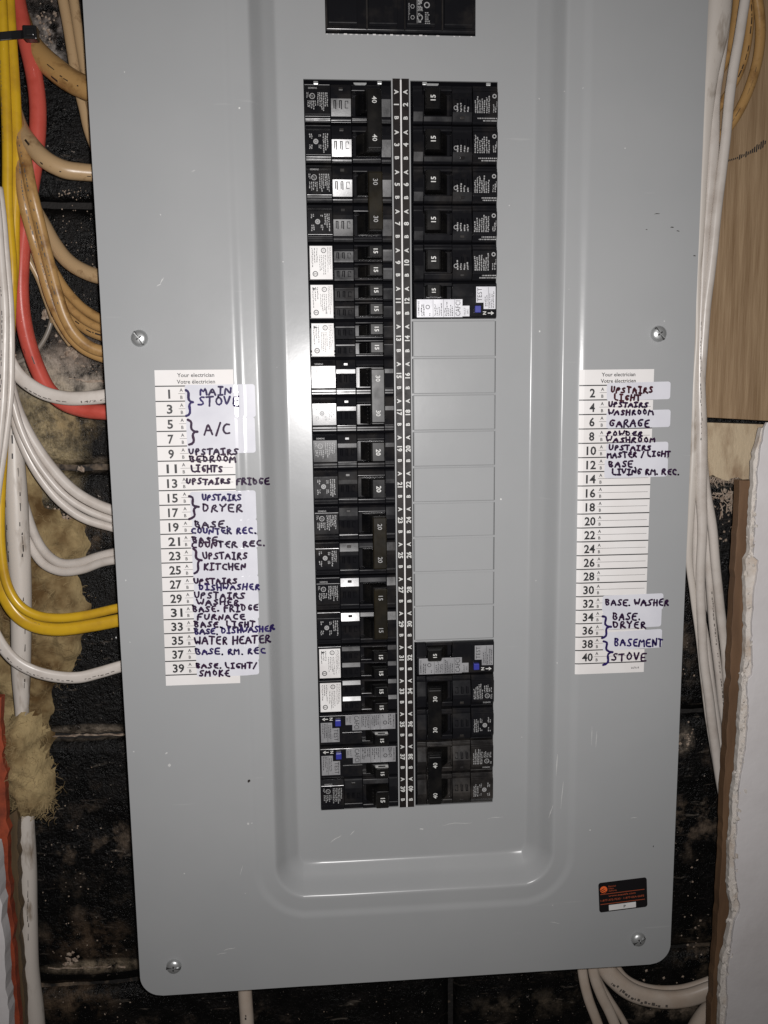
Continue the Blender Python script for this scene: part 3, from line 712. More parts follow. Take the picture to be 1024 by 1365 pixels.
# ---------------------------------------------------------------- circuit breakers
BW = 2.27
BF = -0.19                     # front face of a breaker, just proud of the sheet
def fu(f): return f * BW
def body(rows, kind):
    mb = MB()
    for r in range(rows):
        o = r
        def P(pts): return [(v + o, d) for v, d in pts]
        mb.prism_x(P([(.025, .30), (.025, -.06), (.045, -.10), (.06, -.085), (.20, -.19), (.80, -.19), (.835, -.145), (.90, -.145), (.915, -.115), (.965, -.115), (.975, -.06), (.975, .30)]), fu(.008), fu(.298))
        if kind == 'tandem':
            for h in (0, .475):
                mb.prism_x(P([(.03 + h, .3), (.03 + h, -.10), (.05 + h, -.135), (.17 + h, -.185), (.20 + h, -.185), (.22 + h, -.175), (.45 + h, -.120), (.495 + h, -.11), (.495 + h, .3)]), fu(.304), fu(.536))
                mb.prism_x(P([(.03 + h, .3), (.03 + h, -.10), (.05 + h, -.135), (.17 + h, -.185), (.22 + h, -.175), (.45 + h, -.125), (.495 + h, -.11), (.495 + h, .3)]), fu(.878), fu(.992))
                # handle wells
                mb.prism_x(P([(.03 + h, .3), (.03 + h, -.13), (.055 + h, -.16), (.09 + h, -.16), (.12 + h, .02), (.12 + h, .3)]), fu(.542), fu(.872))
                mb.prism_x(P([(.42 + h, .3), (.42 + h, .02), (.44 + h, -.155), (.48 + h, -.155), (.495 + h, -.12), (.495 + h, .3)]), fu(.542), fu(.872))
                mb.box((fu(.542), .05, -(.12 + h)), (fu(.872), .3, -(.42 + h)))
        else:
            mb.prism_x(P([(.025, .3), (.025, -.06), (.05, -.105), (.08, -.125), (.30, -.183), (.41, -.183), (.82, -.078), (.84, -.10), (.90, -.10), (.91, -.085), (.965, -.085), (.975, -.05), (.975, .3)]), fu(.304), fu(.536))
            mb.prism_x(P([(.025, .3), (.025, -.06), (.05, -.105), (.08, -.125), (.30, -.183), (.41, -.183), (.82, -.078), (.84, -.10), (.90, -.10), (.91, -.085), (.965, -.085), (.975, -.05), (.975, .3)]), fu(.878), fu(.992))
            mb.prism_x(P([(.025, .3), (.025, -.06), (.05, -.105), (.07, -.135), (.19, -.175), (.215, -.165), (.24, .04), (.24, .3)]), fu(.542), fu(.872))
            mb.prism_x(P([(.80, .3), (.80, .04), (.825, -.135), (.85, -.15), (.90, -.15), (.915, -.115), (.965, -.115), (.975, -.06), (.975, .3)]), fu(.542), fu(.872))
            mb.box((fu(.542), .05, -(.24 + o)), (fu(.872), .3, -(.80 + o)))
            mb.box((fu(.542), -.11, -(.25 + o)), (fu(.556), .3, -(.79 + o)))
    return mb
def arc_body():
    mb = MB()
    mb.prism_x([(.025, .3), (.025, -.10), (.05, -.15), (.08, -.17), (.93, -.17), (.955, -.14), (.975, -.08), (.975, .3)], fu(.008), fu(.538))
    mb.prism_x([(.025, .3), (.025, -.10), (.05, -.15), (.08, -.17), (.50, -.17), (.53, -.14), (.545, .0), (.545, .3)], fu(.542), fu(.872))
    mb.box((fu(.542), .03, -.55), (fu(.872), .3, -.88)); mb.box((fu(.542), -.12, -.885), (fu(.872), .3, -.97))
    mb.prism_x([(.025, .3), (.025, -.10), (.05, -.15), (.08, -.17), (.54, -.17), (.56, -.15), (.93, -.11), (.975, -.08), (.975, .3)], fu(.878), fu(.992))
    mb.box((fu(.29), -.19, -.60), (fu(.295), -.16, -.90)); mb.box((fu(.29), -.19, -.58), (fu(.54), -.165, -.60))
    return mb
def handle(v0, v1, flat=False):
    mb = MB(); D = -.54
    mb.prism_v([(fu(.585), .05), (fu(.60), -.02), (fu(.675), -.30), (fu(.70), D + .04), (fu(.715), D), (fu(.855), D), (fu(.868), D + .07), (fu(.862), -.10), (fu(.84), .05)], v0, v1)
    n = 5
    for i in range(n):        # grip ridges on the slanted face
        vv = v0 + (v1 - v0) * (i + .5) / n
        mb.prism_v([(fu(.592), .02), (fu(.664), -.305), (fu(.672), -.31), (fu(.60), .02)], vv - .012, vv + .012)
    return mb
_cache = {}
def mesh_of(key, fn, name, m, parent, bevel=0, share=True):
    if key in _cache:
        src = _cache[key]; o = src.copy(); SC.collection.objects.link(o); o.parent = parent; o.location = (0, 0, 0); return o
    o = fn().build(name, m, parent, bevel=bevel); _cache[key] = o; return o
def dark_print(rnd, o, variant):
    """the grey print on a black label: ring emblem and lines running down the label"""
    mb = MB(); d = BF - .004
    if variant == 0:
        text(mb, 'SIEMENS', fu(.10), -(o + .155), -.172, .045, 'r', .006)
        mb.ring(fu(.095), o + .36, d, .055, .072); text(mb, 'U', fu(.10), -(o + .37), d, .05, 'd', .01); text(mb, 'L', fu(.085), -(o + .35), d, .05, 'd', .01)
        micro(mb, fu(.03), fu(.055), o + .27, o + .43, d, 2, rnd); micro(mb, fu(.15), fu(.275), o + .27, o + .76, d, 6, rnd)
        micro(mb, fu(.035), fu(.14), o + .47, o + .72, d, 5, rnd)
    else:
        mb.ring(fu(.125), o + .47, d, .035, .066); mb.disc(fu(.125), o + .47, d, .025)
        micro(mb, fu(.20), fu(.27), o + .27, o + .76, d, 3, rnd); micro(mb, fu(.155), fu(.19), o + .30, o + .42, d, 2, rnd); micro(mb, fu(.155), fu(.19), o + .55, o + .72, d, 2, rnd)
        micro(mb, fu(.045), fu(.09), o + .28, o + .42, d, 2, rnd); micro(mb, fu(.045), fu(.09), o + .55, o + .72, d, 2, rnd)
    return mb
def amp_marks(mb, mbk, o, h=1.0, v=0.0):
    """the three small moulded slots and the C in the amp window"""
    for i in range(3):
        u = fu(.335 + .065 * i); vv = o + v
        def dd(q): return -.183 + (q - .41) * .256 - .006 if h == 1.0 else -.175 + (q - .22) * .24 - .006
        for (a0, a1, b0, b1) in ((0, .022, 0, .17), (.045, .07, .0, .19), (0, .07, -.012, .006)) if i < 2 else ((0, .085, .0, .015), (0, .015, 0, .17), (0, .085, .155, .17), (.07, .085, 0, .06)):
            q0, q1 = .46 + b0 * h * 1.0, .46 + b1 * h
            if h != 1.0: q0, q1 = .255 + b0 * .8, .255 + b1 * .8
            mbk.add([(u + a0, dd(q0), -(vv + q0)), (u + a0, dd(q1), -(vv + q1)), (u + a1, dd(q1), -(vv + q1)), (u + a1, dd(q0), -(vv + q0))], [(0, 1, 2, 3)])
MOD = dict(n=0)
def make_breaker(kind, side, k, amp, label, dusty=False, rows=1, tie='tie', hmat='hnd', bright=False, shift=0.0, pl=('slabel',)):
    MOD['n'] += 1; rnd = random.Random(100 + MOD['n'])
    L = side == 'left'
    if L: e = empty('circuit_breaker', (XL + .004, rnd.uniform(-.012, .012), -k))
    else: e = empty('circuit_breaker', (XR - .004, rnd.uniform(-.012, .012), -(k + rows)), (0, math.pi, 0))
    e.rotation_euler.x += rnd.uniform(-.004, .004)
    tag(e, label, 'circuit breaker', 'circuit breakers in the %s column' % side)
    bm_ = M['blk_dusty'] if dusty else M['blk']
    if kind == 'arc':
        mesh_of(('arcb', dusty), arc_body, 'body', bm_, e, bevel=.010)
        mesh_of(('arch', 0), lambda: handle(.56, .87), 'handle', M[hmat], e, bevel=.012)
        hm = MB(); text(hm, amp, fu(.785), -.72, -.546, .105, 'd', .022); hm.build('amp_number', M['print_w'], e)
        # loop hole on the upper side of the handle
        hl = MB(); v = .545
        for (a0, a1, b0, b1) in ((.70, .86, -.52, -.48), (.70, .86, -.38, -.34), (.70, .735, -.48, -.38), (.825, .86, -.48, -.38)):
            hl.add([(fu(a0), b0, -v), (fu(a1), b0, -v), (fu(a1), b1, -v), (fu(a0), b1, -v)], [(0, 1, 2, 3)])
        hl.build('handle_loop', M['print_w'], e)
        lm = M['litlabel'] if bright else M['slabel']; d = -.177
        lb = MB(); lb.rect(fu(.42), fu(.965), .06, .53, d); lb.rect(fu(.335), fu(.42), .08, .36, d)
        lo_ = lb.build('rating_label', lm, e); tag(lo_, 'silver arc fault label')
        tb = MB(); tb.rect(fu(.022), fu(.165), .27, .86, d); tb.rect(fu(.165), fu(.255), .44, .86, d)
        t2 = tb.build('test_label', lm, e)
        pm = MB(); d2 = d - .004
        text(pm, 'CAFCI', fu(.475), -.295, d2, .14, 'd', .0, width=.40)
        text(pm, 'SIEMENS', fu(.945), -.295, d2, .045, 'd', .004, width=.38)
        text(pm, 'ARC', fu(.358), -.21, d2, .05, 'd', .0); text(pm, 'FAULT', fu(.392), -.21, d2, .05, 'd', .0, width=.2)
        micro(pm, fu(.53), fu(.64), .09, .50, d2, 5, rnd, th=.45); micro(pm, fu(.66), fu(.76), .10, .48, d2, 4, rnd, th=.4)
        pm.ring(fu(.835), .33, d2, .04, .058); micro(pm, fu(.80), fu(.82), .10, .24, d2, 1, rnd); micro(pm, fu(.87), fu(.92), .09, .50, d2, 2, rnd)
        for q in (.515, .645, .77): pm.rect(fu(q), fu(q) + .008, .065, .525, d2)
        pm.build('label_print', M['print_k'], lo_)
        pm = MB(); text(pm, 'TEST', fu(.215), -.65, d2, .13, 'd', .0, width=.36); micro(pm, fu(.035), fu(.10), .30, .83, d2, 3, rnd, th=.4); micro(pm, fu(.115), fu(.155), .34, .82, d2, 2, rnd, th=.4)
        pm.rect(fu(.105), fu(.105) + .008, .28, .85, d2); pm.build('label_print', M['print_k'], t2)
        nb = MB(); text(nb, 'N', fu(.155), -.165, d2, .09, 'd', .025); nb.rect(fu(.06), fu(.115), .15, .175, d2)
        nb.add([(fu(.04), d2, -.1625), (fu(.075), d2, -.215), (fu(.075), d2, -.11)], [(0, 1, 2)]); nb.build('neutral_mark', M['print_w'], e)
        bt = MB(); bt.box((fu(.205), -.28, -.17), (fu(.275), -.12, -.35)); bt.build('test_button', M['blue'], e, bevel=.012)
        return e
    mesh_of((kind if kind == 'tandem' else 'std', rows, dusty), lambda: body(rows, kind), 'body', bm_, e, bevel=.010)
    if kind == 'tandem':
        lb = MB(); lb.box((fu(.025), BF - .008, -.085), (fu(.285), BF - .001, -.94)); lo_ = lb.build('rating_label', M['wlabel'], e); tag(lo_, 'white rating label')
        pm = MB(); d = BF - .012
        pm.ring(fu(.185), .20, d, .05, .068); text(pm, 'UL', fu(.185), -.20, d, .045, 'd', .0)
        pm.ring(fu(.085), .80, d, .05, .072); text(pm, 'S', fu(.085), -.80, d, .07, 'd', .02)
        micro(pm, fu(.225), fu(.275), .12, .86, d, 3, rnd, th=.3); micro(pm, fu(.13), fu(.215), .32, .88, d, 4, rnd, th=.3); micro(pm, fu(.04), fu(.12), .14, .68, d, 3, rnd, th=.3)
        if rnd.random() < .6: pm.add([(fu(.05), d, -.15), (fu(.10), d, -.19), (fu(.05), d, -.22)], [(0, 1, 2)])
        if rnd.random() < .5: text(pm, 'Type D', fu(.205), -.74, d, .05, 'd', .0)
        pm.build('label_print', M['print_k'], lo_)
        for h in (0, .475):
            mesh_of(('tanh', h), lambda: handle(.135 + h, .405 + h), 'handle', M[hmat], e, bevel=.010)
            hm = MB(); text(hm, amp, fu(.785), -(.27 + h), -.546, .115, 'd', .022); hm.build('amp_number', M['print_w'], e)
            mk = MB(); amp_marks(None, mk, 0, .6, h); mk.build('amp_window_print', M['matt'], e)
        return e
    for r in range(rows):
        mesh_of(('h', r), lambda: handle(.27 + r, .77 + r), 'handle', M[hmat], e, bevel=.014)
        var = (0 if (r + (1 if not L and rows == 2 else 0)) % 2 == 0 else 1) if not (label.find('second twenty') >= 0) else 1
        if L or rows == 2: dark_print(rnd, r, var).build('label_print', M['print_g'], e)
        else:
            pm = MB(); d = BF - .004                       # newer style: print also beside the handle and on the lower ledge
            micro(pm, fu(.10), fu(.285), .28, .76, d, 7, rnd, fill=.95); pm.ring(fu(.05), .70, d, .03, .056); micro(pm, fu(.025), fu(.07), .30, .55, d, 2, rnd)
            for i in range(4):
                c_ = .345 + .04 * i; micro(pm, fu(c_), fu(c_ + .03), .30, .30 + .2 + .02 * i, -.205, 1, rnd, fill=1)
            pm.ring(fu(.50), .40, -.200, .04, .056)
            text(pm, 'SIEMENS', fu(.022), -.50, d, .03, 'd', .0)
            micro(pm, fu(.02), fu(.26), .06, .18, -.19, 2, rnd, reading='r', fill=1)
            pm.build('label_print', M['print_g'], e)
        mk = MB(); amp_marks(None, mk, r); mk.build('amp_window_print', M['matt'], e)
        br = MB(); br.box((fu(.395), -.165 - .01, -(r + .13)), (fu(.445), -.13, -(r + .20))); br.build('test_slot', M['blk_dusty'], e, bevel=.008)
    if rows == 2:
        tb = MB(); tb.box((fu(.705), -.60, -.30), (fu(.872), -.42, -1.74)); mesh_of(('tie', tie), lambda: tb, 'handle_tie', M[tie], e, bevel=.03)
        hm = MB()
        for vv in (.56, 1.48): text(hm, amp, fu(.79), -vv, -.606, .125, 'd', .006)
        hm.build('amp_number', M['print_g'] if tie == 'tie' else M['print_w'], e)
    else:
        hm = MB(); text(hm, amp, fu(.785), -.53, -.546, .13, 'd', .020); hm.build('amp_number', M['print_w'], e)
    return e
B = make_breaker
B('std', 'left', 0, '40', 'black double breaker marked 40 at the very top of the left column', rows=2, tie='hnd')
B('std', 'left', 2, '30', 'black double breaker with brownish bar marked 30, second from the top of the left column', rows=2)
B('tandem', 'left', 4, '15', 'topmost tandem breaker with white rating label, right under the brownish bar marked 30')
B('tandem', 'left', 5, '15', 'tandem breaker with white rating label and black triangle, between two other white labelled ones')
B('tandem', 'left', 6, '15', 'tandem breaker with shining white label just above the glossiest double breaker')
B('std', 'left', 7, '30', 'shiny black double breaker marked 30 in the middle of the left column, catching the flash', rows=2, tie='hnd')
B('std', 'left', 9, '20', 'black single breaker marked 20 directly below the shiny double breaker', dusty=False)
B('std', 'left', 10, '20', 'lower black single breaker marked 20, the second twenty amp one, above a brownish bar')
B('std', 'left', 11, '20', 'black double breaker whose brownish bar reads 20, below the two single twenties', rows=2)
B('std', 'left', 13, '15', 'black double breaker whose dark brown bar reads 15, above the lower white labelled tandems', rows=2)
B('tandem', 'left', 15, '15', 'upper of the two white labelled tandem breakers low in the left column')
B('tandem', 'left', 16, '15', 'lowest white labelled tandem breaker, right above the blue test buttons')
B('arc', 'left', 17, '15', 'upper left column arc fault breaker with silver labels, under the white labelled tandem')
B('arc', 'left', 18, '15', 'lower left column arc fault breaker with silver labels, just above the bottom single breaker')
B('std', 'left', 19, '15', 'black single breaker marked 15 at the bottom of the left column')
for i, n in enumerate(('topmost of the five black single breakers marked 15 in the right column', 'second from top of the five black single breakers in the right column',
                       'middle one of the five black single breakers stacked in the right column', 'fourth down of the five black single breakers in the right column',
                       'lowest of five black single breakers, touching the bright silver labelled arc fault one')):
    B('std', 'right', i, '15', n)
B('arc', 'right', 5, '15', 'arc fault breaker with silver labels coloured flash-bright and blue button above the grey filler plates', bright=True)
B('arc', 'right', 15, '15', 'arc fault breaker with silver labels and blue button just below the grey filler plates')
B('std', 'right', 16, '30', 'dusty black double breaker marked 30 beside strip numbers 34 and 36', rows=2, tie='hnd')
B('std', 'right', 18, '40', 'dusty black double breaker marked 40 at the bottom of the right column', rows=2, tie='hnd', dusty=True)
# main breaker at the top edge
e = empty('main_breaker', (MX0, 0, MZ)); tag(e, 'wide black main breaker with four raised panels in the top window of the cover', 'main breaker')
W = MX1 - MX0
mb = MB(); mb.prism_x([(-6, .3), (-6, -.05), (-.10, -.05), (-.05, -.02), (-.03, .06), (-.02, .3)], .02, W - .02); mb.build('body', M['blk'], e, bevel=.01)
pw = W / 4
for i in range(4):
    c = pw * (i + .5) + (0.02 if i else -.04); mb = MB()
    mb.prism_x([(-3.2, 0), (-3.2, -.16), (-.9, -.16), (-.22, -.14), (-.17, -.10), (-.15, 0)], c - .37, c + .37)
    p = mb.build('cover_panel', M['blk'], e, bevel=.015)
    mb = MB(); mb.prism_x([(-3.2, 0), (-3.2, -.12), (-.10, -.12), (-.09, 0)], c - .345 - .09, c - .33 - .09 + .02); mb.build('rib', M['blk_dusty'], e)
    if i == 2:
        mb = MB(); rnd = random.Random(8); d = -.166
        micro(mb, c - .08, c + .08, -.80, -.20, d, 0 or 4, rnd, reading='r'); mb.ring(c - .03, -.36, d, .05, .075); mb.ring(c + .15, -.66, d, .05, .075)
        mb.rect(c - .11, c - .10, -.80, -.22, d); micro(mb, c + .1, c + .25, -.5, -.2, d, 6, rnd, reading='r'); micro(mb, c - .09, c + .07, -.8, -.5, d, 6, rnd, reading='r')
        for q in (-.62, -.36): mb.ring(c - .22, q, d, .04, .055, 6)
        micro(mb, c - .33, c - .29, -.7, -.25, d, 2, rnd); mb.build('panel_print', M['print_g'], p)
mb = MB(); rnd = random.Random(4)
for i in range(26):
    x = .02 + W * i / 26; l = rnd.uniform(.02, .09)
    if i > 17 and rnd.random() < .6: continue
    mb.box((x, -.012, -.022), (x + l, .01, -.022 + rnd.uniform(.012, .03)))
mb.build('chipped_edge', M['wlabel'], e)
# bright round terminal tabs peeping above the first breakers
for u, v in ((480, 115), (576, 116)):
    c = at(u, v, -.05); mb = MB(); n = 12
    mb.add([(c.x + .17 * math.cos(math.pi * (1 + i / n)), -.10, c.z + 26 + .07 + .09 * math.sin(math.pi * (1 + i / n))) for i in range(n + 1)] +
           [(c.x + .17 * math.cos(math.pi * (1 + i / n)), -.02, c.z + 26 + .07 + .09 * math.sin(math.pi * (1 + i / n))) for i in range(n + 1)],
           [tuple(range(n + 1))] + [(i, i + 1, n + 2 + i, n + 1 + i) for i in range(n)])
    mb.build('terminal_tab', M['chrome'], panel)
# ---------------------------------------------------------------- cables
def spline(pts, n=7):
    out = []; P = [pts[0]] + list(pts) + [pts[-1]]
    for i in range(1, len(P) - 2):
        a, b, c, d = [Vector(p) for p in P[i - 1:i + 3]]
        for j in range(n):
            t = j / n
            out.append(.5 * ((2 * b) + (-a + c) * t + (2 * a - 5 * b + 4 * c - d) * t * t + (-a + 3 * b - 3 * c + d) * t ** 3))
    out.append(Vector(P[-2])); return out
_pl = {}
def cable(name, m, px, d, r, label, cat='cable', group=None, flat=1.0, groove=0.0, ends=(0, 0), marks=None, seed=1, mk='mark', thick=None):
    """px: photo pixels of the centre line (u, v[, r in px[, depth]]); d depth behind the cover plane in inches"""
    pts = []
    for i, q in enumerate(px):
        t = i / (len(px) - 1); dd = q[3] if len(q) > 3 else (d if not isinstance(d, tuple) else d[0] + (d[1] - d[0]) * t)
        p = at(q[0], q[1], dd); rr = inch(q[2] if len(q) > 2 and q[2] else r, dd); pts.append((p.x, p.y, p.z, rr))
    C = spline([Vector(p) for p in pts], 8)
    c3 = [Vector(p[:3]) for p in C]; rr = [p[3] for p in C]
    # slight hand-bent unevenness
    c3 = [p + Vector((noise.noise(p * .55 + Vector((seed, 0, 0))), noise.noise(p * .5 + Vector((0, seed, 5))), 0)) * .035 for p in c3]
    n = 16; mb = MB(); frames = []
    for i, p in enumerate(c3):
        t = (c3[min(i + 1, len(c3) - 1)] - c3[max(i - 1, 0)]).normalized()
        vd = (p - cl).normalized(); s = t.cross(Vector((0, 1, 0))).normalized(); f = s.cross(t).normalized()
        if f.y > 0: f = -f
        frames.append((p, s, f, t))
        for k in range(n):
            a = 6.28318 * k / n; g = 1 - groove * math.exp(-((math.cos(a)) / .28) ** 2)
            mb.v.append(tuple(p + s * rr[i] * math.cos(a) + f * rr[i] * flat * math.sin(a) * g))
    for i in range(len(c3) - 1):
        for k in range(n): mb.f.append((i * n + k, i * n + (k + 1) % n, (i + 1) * n + (k + 1) % n, (i + 1) * n + k))
    mb.f.append(tuple(range(n))); mb.f.append(tuple((len(c3) - 1) * n + k for k in reversed(range(n))))
    base = c3[-1]
    mb.v = [(x - base.x, y - base.y, z - base.z) for x, y, z in mb.v]
    o = mb.build(name, m, None, smooth=True, bevel=0); o.location = (base.x * U, base.y * U, (base.z + ZO) * U)
    bmn = o.data
    tag(o, label, cat, group)
    if marks:
        # print along the jacket, wrapped on its rounded face
        s_acc = [0]
        for i in range(1, len(c3)): s_acc.append(s_acc[-1] + (c3[i] - c3[i - 1]).length)
        def surf(s, off, lift=.006):
            i = max(0, min(len(c3) - 2, next((q for q in range(len(s_acc) - 1) if s_acc[q + 1] >= s), len(c3) - 2)))
            t = (s - s_acc[i]) / max(1e-6, s_acc[i + 1] - s_acc[i]); t = max(0, min(1, t))
            P_ = frames[i][0].lerp(frames[i + 1][0], t); S = frames[i][1].lerp(frames[i + 1][1], t); Fv = frames[i][2].lerp(frames[i + 1][2], t)
            rad = rr[i] * (1 - t) + rr[i + 1] * t; ca = max(-.97, min(.97, off)); sa = math.sqrt(1 - ca * ca); a = math.acos(ca)
            g = 1 - groove * math.exp(-(ca / .28) ** 2)
            return tuple(P_ + S * (rad * ca) + Fv * (rad * flat * sa * g + lift) - base)
        mm = MB(); rnd = random.Random(seed)
        for (s0, s1, off, hgt, txt) in marks:
            tot = s_acc[-1]; s0 *= tot; s1 *= tot
            if txt:
                vs, fs, x0, x1, y0, y1 = glyphs(txt, .01); h_ = hgt
                mm.add([surf(s0 + (x - x0) / (x1 - x0) * (s1 - s0), off + (y - .36) * h_) for x, y in vs], fs)
            else:
                s = s0
                while s < s1:
                    l = rnd.uniform(.03, .12) if mk != 'dirt' else rnd.uniform(.04, .26); o1 = off + rnd.uniform(-.08, .08)
                    if rnd.random() < (.75 if mk != 'dirt' else .45):
                        a_, b_ = o1 - hgt / 2 * rnd.uniform(.4, 1), o1 + hgt / 2 * rnd.uniform(.4, 1)
                        mm.add([surf(s, a_), surf(s + l, a_ + rnd.uniform(-.05, .05)), surf(s + l, b_), surf(s, b_)], [(0, 1, 2, 3)])
                    s += l + rnd.uniform(.02, .06)
        mo = mm.build('jacket_print', M[mk], o)
    return o
GL = 'cables left of the panel'; GR = 'cables right of the panel'; GB = 'cables below the panel'
E2 = 3.0
cable('thick_cable', M['tan'], [(26, 20, 12, 2.6), (36, 48, 13, 2.5), (52, 72, 14, 2.3), (82, 99, 14.5, 2.1), (105, 113, 14.5, 2.0), (128, 122, 14, 1.9), (175, 128, 14, 1.8)], 2, 14,
      'thick tan cable curving behind the red cable into the top left of the panel', 'cable', GL, marks=[(.45, .75, -.3, .12, None), (.5, .6, -.8, .1, None)], seed=2, mk='dirt')
cable('cable', M['paletan'], [(80, -30), (86, 10), (95, 60), (104, 108), (112, 145), (121, 182), (150, 250)], 2.9, 6.5, 'pale tan cable running down beside the cover at top left, left of a pair', 'cable', GL, flat=.8, seed=3)
cable('cable', M['paletan'], [(93, -30), (99, 10), (107, 60), (114, 100), (124, 150), (150, 210)], 2.75, 6, 'pale tan cable running down touching the cover at the top left, right of a pair', 'cable', GL, flat=.8, seed=4)
cable('thick_cable', M['paletan'], [(14, 130, 9, 2.2), (26, 168, 10, 2.0), (40, 190, 10.5, 1.7), (60, 212, 11, 1.5), (84, 225, 11, 1.5), (108, 229, 10.5, 1.6), (135, 231, 10, 1.7), (175, 232, 10, 1.8)], 2, 10,
      'thick beige cable with brown spots crossing in front of the red cable', 'cable', GL, marks=[(.30, .36, -.2, .3, None), (.5, .9, -.6, .16, None)], seed=5, mk='dirt')
cable('thick_cable', M['paletan'], [(36, 262), (58, 300), (72, 325), (90, 348), (112, 362), (138, 370), (180, 376)], (2.9, 2.2), 9.5, 'thick pale tan cable entering the panel above the tan bundle', 'cable', GL, seed=6)
cable('cable', M['tan'], [(8, 110, None, 2.4), (18, 160, None, 2.1), (25, 205, None, 1.75), (28, 240, None, 1.68), (34, 275, None, 1.66), (44, 315), (55, 355), (67, 395), (82, 428), (100, 455), (125, 472), (170, 485)], (1.7, 2.2), 7, 'tan cable with brown print, lower one of the long bundle left of the panel', 'cable', GL, flat=.85, marks=[(.1, .8, .35, .2, None)], seed=7)
cable('cable', M['tan'], [(5, 80, None, 2.4), (16, 130, None, 2.1), (26, 175, None, 1.75), (35, 215, None, 1.6), (42, 255, None, 1.5), (52, 300), (63, 345), (76, 390), (88, 425), (104, 450), (128, 466), (172, 475)], (1.3, 2.0), 7.5, 'tan cable with brown print, upper one of the long bundle left of the panel', 'cable', GL, flat=.85, marks=[(.15, .75, -.2, .22, None)], seed=8)
cable('cable', M['tan'], [(66, 350), (84, 382), (104, 405), (122, 418), (142, 428), (180, 440)], (2.8, 2.4), 6, 'tan cable entering the panel just under the thick pale one', 'cable', GL, seed=9)
cable('cable', M['tan'], [(62, 360), (80, 392), (98, 414), (118, 430), (142, 440), (180, 450)], (3.0, 2.6), 5.5, 'tan cable tucked beneath the other tan ones above the red bend', 'cable', GL, seed=10)
cable('cable', M['tan'], [(90, 420), (104, 430), (120, 441), (142, 449), (180, 456)], (3.3, 2.9), 7, 'short scuffed tan cable deepest of the bundle near the upper left screw', 'cable', GL, marks=[(.1, .7, 0, .3, None)], seed=11, mk='dirt')
cable('cable', M['paletan'], [(20, 270), (26, 310), (36, 338), (48, 362), (60, 395), (75, 430), (95, 460)], (2.8, 3.2), 4.5, 'thin pale tan cable slanting behind the bundle left of the panel', 'cable', GL, marks=[(.2, .8, 0, .4, None)], seed=12, mk='dirt')
cable('cable', M['paletan'], [(20, 318), (30, 330), (42, 352), (52, 372), (62, 400), (72, 430)], (2.6, 3.2), 4, 'thin pale tan cable crossing low over the red cable', 'cable', GL, seed=13)
cable('thin_cable', M['greycab'], [(66, 370), (70, 405), (69, 428), (62, 448), (50, 466), (35, 478), (15, 486)], 3.6, 3, 'thin grey wire curving down between the red cable and the tan bundle', 'cable', GL, seed=14)
cable('thick_cable', M['red'], [(17, -30), (24, 5), (35, 50), (46, 98), (51, 135), (51, 172), (47, 215), (40, 260), (33, 305), (29, 345), (27, 385), (30, 422), (38, 458), (51, 493), (66, 520), (88, 538), (116, 547), (150, 550), (190, 552)], (2.2, 2.1), 10, 'thick red cable winding down behind the white cable into the left side', 'cable', GL,
      marks=[(.66, .675, -.3, .22, None), (.705, .745, .1, .16, None), (.70, .73, -.5, .1, None)], seed=15, mk='dirt')
cable('cable', M['yellow'], [(2, -30), (3, 5), (5, 60), (8, 130), (9, 200), (10, 260), (12, 310), (15, 360), (14, 420), (9, 500), (4, 600), (0, 690), (2, 740), (10, 780), (25, 806), (48, 820), (78, 824), (115, 820), (155, 811), (195, 803)], (1.3, 1.3), 6.3,
      'yellow cable, left and upper one of the pair looping into the panel', 'cable', GL, flat=.9, marks=[(.09, .2, -.5, .12, None)], seed=16)
cable('cable', M['yellow'], [(10, -30), (11, 5), (14, 60), (18, 130), (20, 200), (19, 260), (17, 310), (15, 360), (10, 420), (4, 500), (-3, 600), (-6, 700), (-3, 760), (8, 798), (25, 822), (48, 835), (80, 839), (120, 834), (158, 827), (195, 819)], (1.7, 1.7), 8.8,
      'yellow cable, right and lower one of the pair looping into the panel', 'cable', GL, flat=.7, groove=.12, marks=[(.84, .87, .7, .06, None)], seed=17)
cable('cable', M['white_pvc'], [(-8, 250), (-2, 320), (4, 390), (6, 450), (5, 510), (0, 570), (-8, 640)], .6, 6, 'printed white cable at the far left edge in front of the yellow pair', 'cable', GL, flat=.8, marks=[(.1, .9, -.2, .22, None)], seed=18)
cable('cable', M['white_pvc'], [(-1, 250), (6, 310), (11, 370), (14.5, 430), (15, 480), (12.5, 535), (7, 590), (-2, 650), (-8, 690)], .8, 4.8, 'smooth white cable bulging right at the far left edge over the red one', 'cable', GL, seed=19)
cable('cable', M['white_pvc'], [(8, 470), (20, 494), (38, 512), (62, 525), (92, 531), (125, 530), (150, 527), (190, 524)], (1.5, 1.6), 9, 'printed white cable crossing over the red cable above the circuit list', 'cable', GL, flat=.6, groove=.16, marks=[(.18, .5, -.55, .18, None), (.6, .76, -.5, .42, '14/2 C')], seed=20)
cable('cable', M['white_pvc'], [(10, 500), (22, 540), (40, 580), (62, 615), (88, 645), (115, 665), (150, 680), (195, 690)], (2.0, 1.9), 7, 'white cable, topmost of three sweeping down to the panel beside numbers 15 and 17', 'cable', GL, seed=21)
cable('cable', M['white_pvc'], [(12, 520), (24, 562), (40, 598), (60, 630), (85, 659), (114, 679), (150, 693), (195, 702)], (1.7, 1.9), 5, 'white cable, middle of three sweeping down to the panel', 'cable', GL, seed=22)
cable('cable', M['white_pvc'], [(12, 535), (24, 576), (40, 612), (58, 642), (80, 668), (110, 690), (150, 703), (195, 712)], (1.9, 2.1), 6, 'white cable, lowest of three sweeping down to the panel', 'cable', GL, seed=23)
